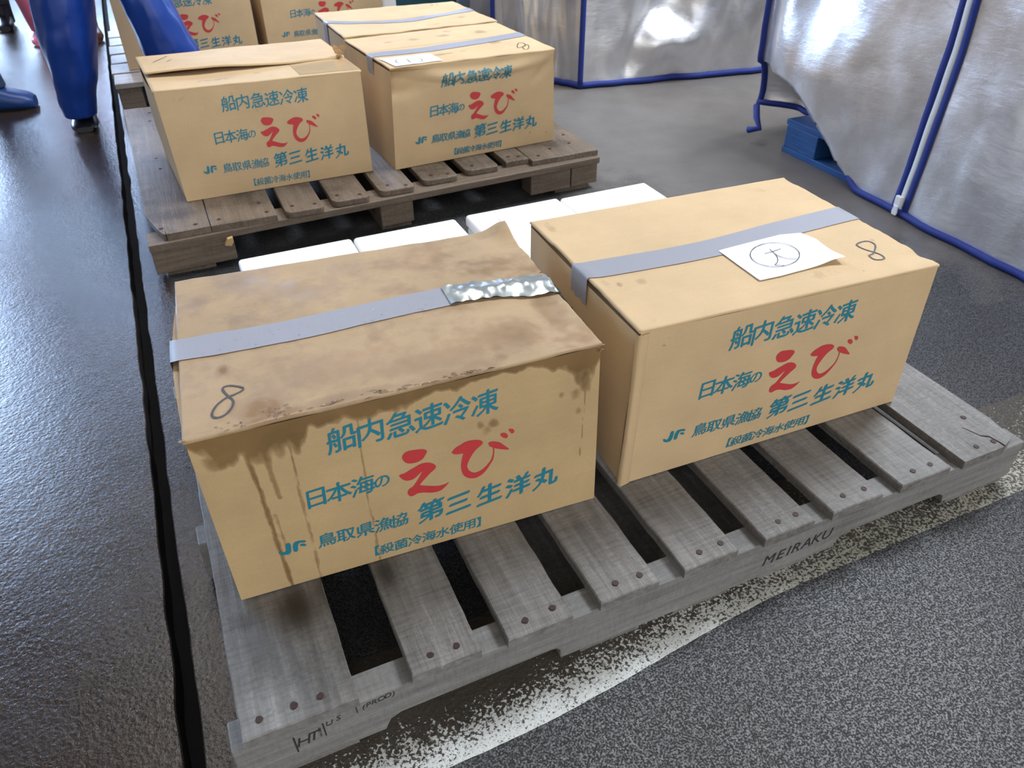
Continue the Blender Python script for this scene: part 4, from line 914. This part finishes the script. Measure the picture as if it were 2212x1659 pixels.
def person(label, legs, hip, mats, feet, face=(0, -1), height=1.66, wr=.10, hem=None):
    """legs: two ring paths from hem to thigh; hip: centre at the crotch; continuous body + clothing"""
    root = thing('person', (hip[0], hip[1], 0), label, 'person')
    fx, fy = face; sx, sy = -fy, fx
    # body: one skinned surface
    hx, hy, hz = hip; k = height/1.66
    P = lambda a, b, z: (hx+sx*a+fx*b, hy+sy*a+fy*b, z)
    V = [P(0,0,.92*k), P(0,.01,1.12*k), P(0,.0,1.30*k), P(0,0,1.40*k), P(0,.01,1.47*k), P(0,.02,1.57*k), P(0,.015,1.66*k),
         P(.17,0,1.36*k), P(.22,.03,1.12*k), P(.19,.14,.90*k), P(.19,.19,.84*k), P(-.17,0,1.36*k), P(-.22,.03,1.12*k), P(-.19,.14,.90*k), P(-.19,.19,.84*k)]
    R = [.13, .125, .14, .07, .055, .088, .06, .06, .042, .028, .03, .06, .042, .028, .03]
    Ed = [(0,1),(1,2),(2,3),(3,4),(4,5),(5,6),(2,7),(7,8),(8,9),(9,10),(2,11),(11,12),(12,13),(13,14)]
    for lg in legs:
        n = len(V); pts = [lg[0][0], lg[len(lg)//2][0], lg[-1][0]]
        V += [tuple(q_) for q_ in pts]; R += [.035, .05, .075]; Ed += [(0, n+2), (n+2, n+1), (n+1, n)]
    m = bpy.data.meshes.new('body'); m.from_pydata([tuple(Vector(v)-root.location) for v in V], Ed, []); m.materials.append(M['skin'])
    o = bpy.data.objects.new('body', m); C.objects.link(o); o.parent = root
    md = o.modifiers.new('skin', 'SKIN'); md.use_smooth_shade = True; md.branch_smoothing = .6
    for i, sv in enumerate(m.skin_vertices[0].data): sv.radius = (R[i], R[i]); sv.use_root = (i == 0)
    sb = o.modifiers.new('sub', 'SUBSURF'); sb.levels = 2; sb.render_levels = 2
    # trousers fused from two legs and the seat
    g = G()
    for i, lg in enumerate(legs): ring_loft(g, dense(lg + [((hx+sx*(.075 if i else -.075), hy+sy*(.075 if i else -.075), hz+.06), .10, .105)]), 22, i*3+hx, wr)
    ring_loft(g, dense([((hx, hy, hz-.02), .15, .12), ((hx, hy, hz+.12), .175, .13), ((hx, hy, hz+.22), .155, .12)], 8), 22, 5, .02)
    o = g.make('trousers', mats['trousers'], root, True); rm = o.modifiers.new('fuse', 'REMESH'); rm.mode = 'VOXEL'; rm.voxel_size = .009; rm.use_smooth_shade = True
    sm = o.modifiers.new('smooth', 'SMOOTH'); sm.factor = .5; sm.iterations = 1
    # jacket
    g = G(); ring_loft(g, dense([(P(0,0,.93*k), .18, .14), (P(0,.01,1.12*k), .18, .14), (P(0,0,1.30*k), .20, .13), (P(0,0,1.40*k), .12, .09), (P(0,0,1.44*k), .07, .07)], 16), 22, 4, .03)
    for s_ in (1, -1): g.tube([P(.13*s_,0,1.36*k), P(.19*s_,.0,1.30*k), P(.235*s_,.03,1.12*k), P(.20*s_,.13,.93*k)], [.075, .07, .058, .042], 12)
    o = g.make('jacket', mats['jacket'], root, True); rm = o.modifiers.new('fuse', 'REMESH'); rm.mode = 'VOXEL'; rm.voxel_size = .013; rm.use_smooth_shade = True
    g = G(); ring_loft(g, dense([(P(0,-.01,1.56*k), .098, .10), (P(0,0,1.63*k), .095, .098), (P(0,.005,1.70*k), .05, .05)], 8), 16, 8, .03); g.make('hair', M['hair'], root, True)
    for (hl, to, mt, nm, w, h, sh) in feet: foot_mesh(nm, hl, to, M[mt], root, w, h, sh)
    return root
person('person in bright blue waterproof trousers straddling the gutter by the far pallets',
       [[((-.192, 2.90, .050), .062, .072), ((-.184, 2.89, .12), .069, .078), ((-.163, 2.87, .21), .082, .088), ((-.146, 2.86, .35), .098, .10), ((-.128, 2.86, .47), .104, .105), ((-.115, 2.87, .62), .11, .11)],
        [((.245, 2.80, .07), .075, .075), ((.215, 2.79, .17), .095, .09), ((.188, 2.78, .27), .100, .095), ((.166, 2.78, .36), .092, .095), ((.138, 2.79, .47), .086, .095), ((.09, 2.83, .62), .10, .105)]],
       (-.02, 2.88, .80), {'trousers': M['blue_vinyl'], 'jacket': M['navy_cloth']},
       [((-.185, 3.06), (-.192, 2.83), 'boot', 'rubber_boot', .05, .055, (-.19, 2.97, .2)), ((.25, 2.93), (.27, 2.68), 'boot', 'rubber_boot', .048, .07, (.24, 2.84, .2))], (0, -1))
person('person in glossy pink trousers, mostly hidden behind the blue-trousered leg',
       [[((-.385, 4.56, .06), .050, .06), ((-.395, 4.56, .15), .055, .07), ((-.405, 4.56, .25), .062, .08), ((-.40, 4.57, .45), .08, .09), ((-.36, 4.6, .62), .10, .10)],
        [((-.155, 4.55, .10), .045, .06), ((-.175, 4.56, .25), .055, .07), ((-.19, 4.58, .45), .075, .09), ((-.20, 4.6, .62), .09, .10)]],
       (-.28, 4.62, .80), {'trousers': M['pink_vinyl'], 'jacket': M['dark_cloth']},
       [((-.385, 4.70), (-.405, 4.46), 'pink_vinyl', 'rubber_boot', .045, .07, (-.385, 4.62, .14)), ((-.16, 4.66), (-.135, 4.40), 'boot_brown', 'rubber_boot', .05, .09, (-.155, 4.58, .16))], (0, -1), 1.6)
person('person in dark trousers wearing blue clogs, stepping in at the left edge',
       [[((-.515, 3.32, .085), .052, .055), ((-.545, 3.32, .2), .065, .06), ((-.62, 3.33, .45), .08, .08), ((-.68, 3.34, .62), .09, .09)],
        [((-.92, 3.40, .085), .060, .055), ((-.91, 3.40, .2), .065, .06), ((-.88, 3.38, .45), .08, .08), ((-.84, 3.36, .62), .09, .09)]],
       (-.76, 3.35, .80), {'trousers': M['navy_cloth'], 'jacket': M['dark_cloth']},
       [((-.655, 3.33), (-.378, 3.29), 'clog', 'clog', .06, .115, None), ((-1.02, 3.42), (-.74, 3.40), 'clog', 'clog', .055, .085, None)], (1, 0), 1.7)
person('person in black boots far off at the upper left corner',
       [[((-.60, 5.06, .12), .05, .055), ((-.61, 5.06, .25), .06, .065), ((-.63, 5.07, .45), .075, .08), ((-.67, 5.08, .62), .09, .09)],
        [((-.86, 5.10, .12), .05, .055), ((-.86, 5.10, .25), .06, .065), ((-.84, 5.10, .45), .075, .08), ((-.81, 5.10, .62), .09, .09)]],
       (-.74, 5.1, .80), {'trousers': M['dark_cloth'], 'jacket': M['dark_cloth']},
       [((-.60, 5.16), (-.60, 4.92), 'boot', 'rubber_boot', .045, .075, (-.60, 5.09, .2)), ((-.86, 5.2), (-.86, 4.96), 'boot', 'rubber_boot', .045, .075, (-.86, 5.13, .2))], (0, -1), 1.68)
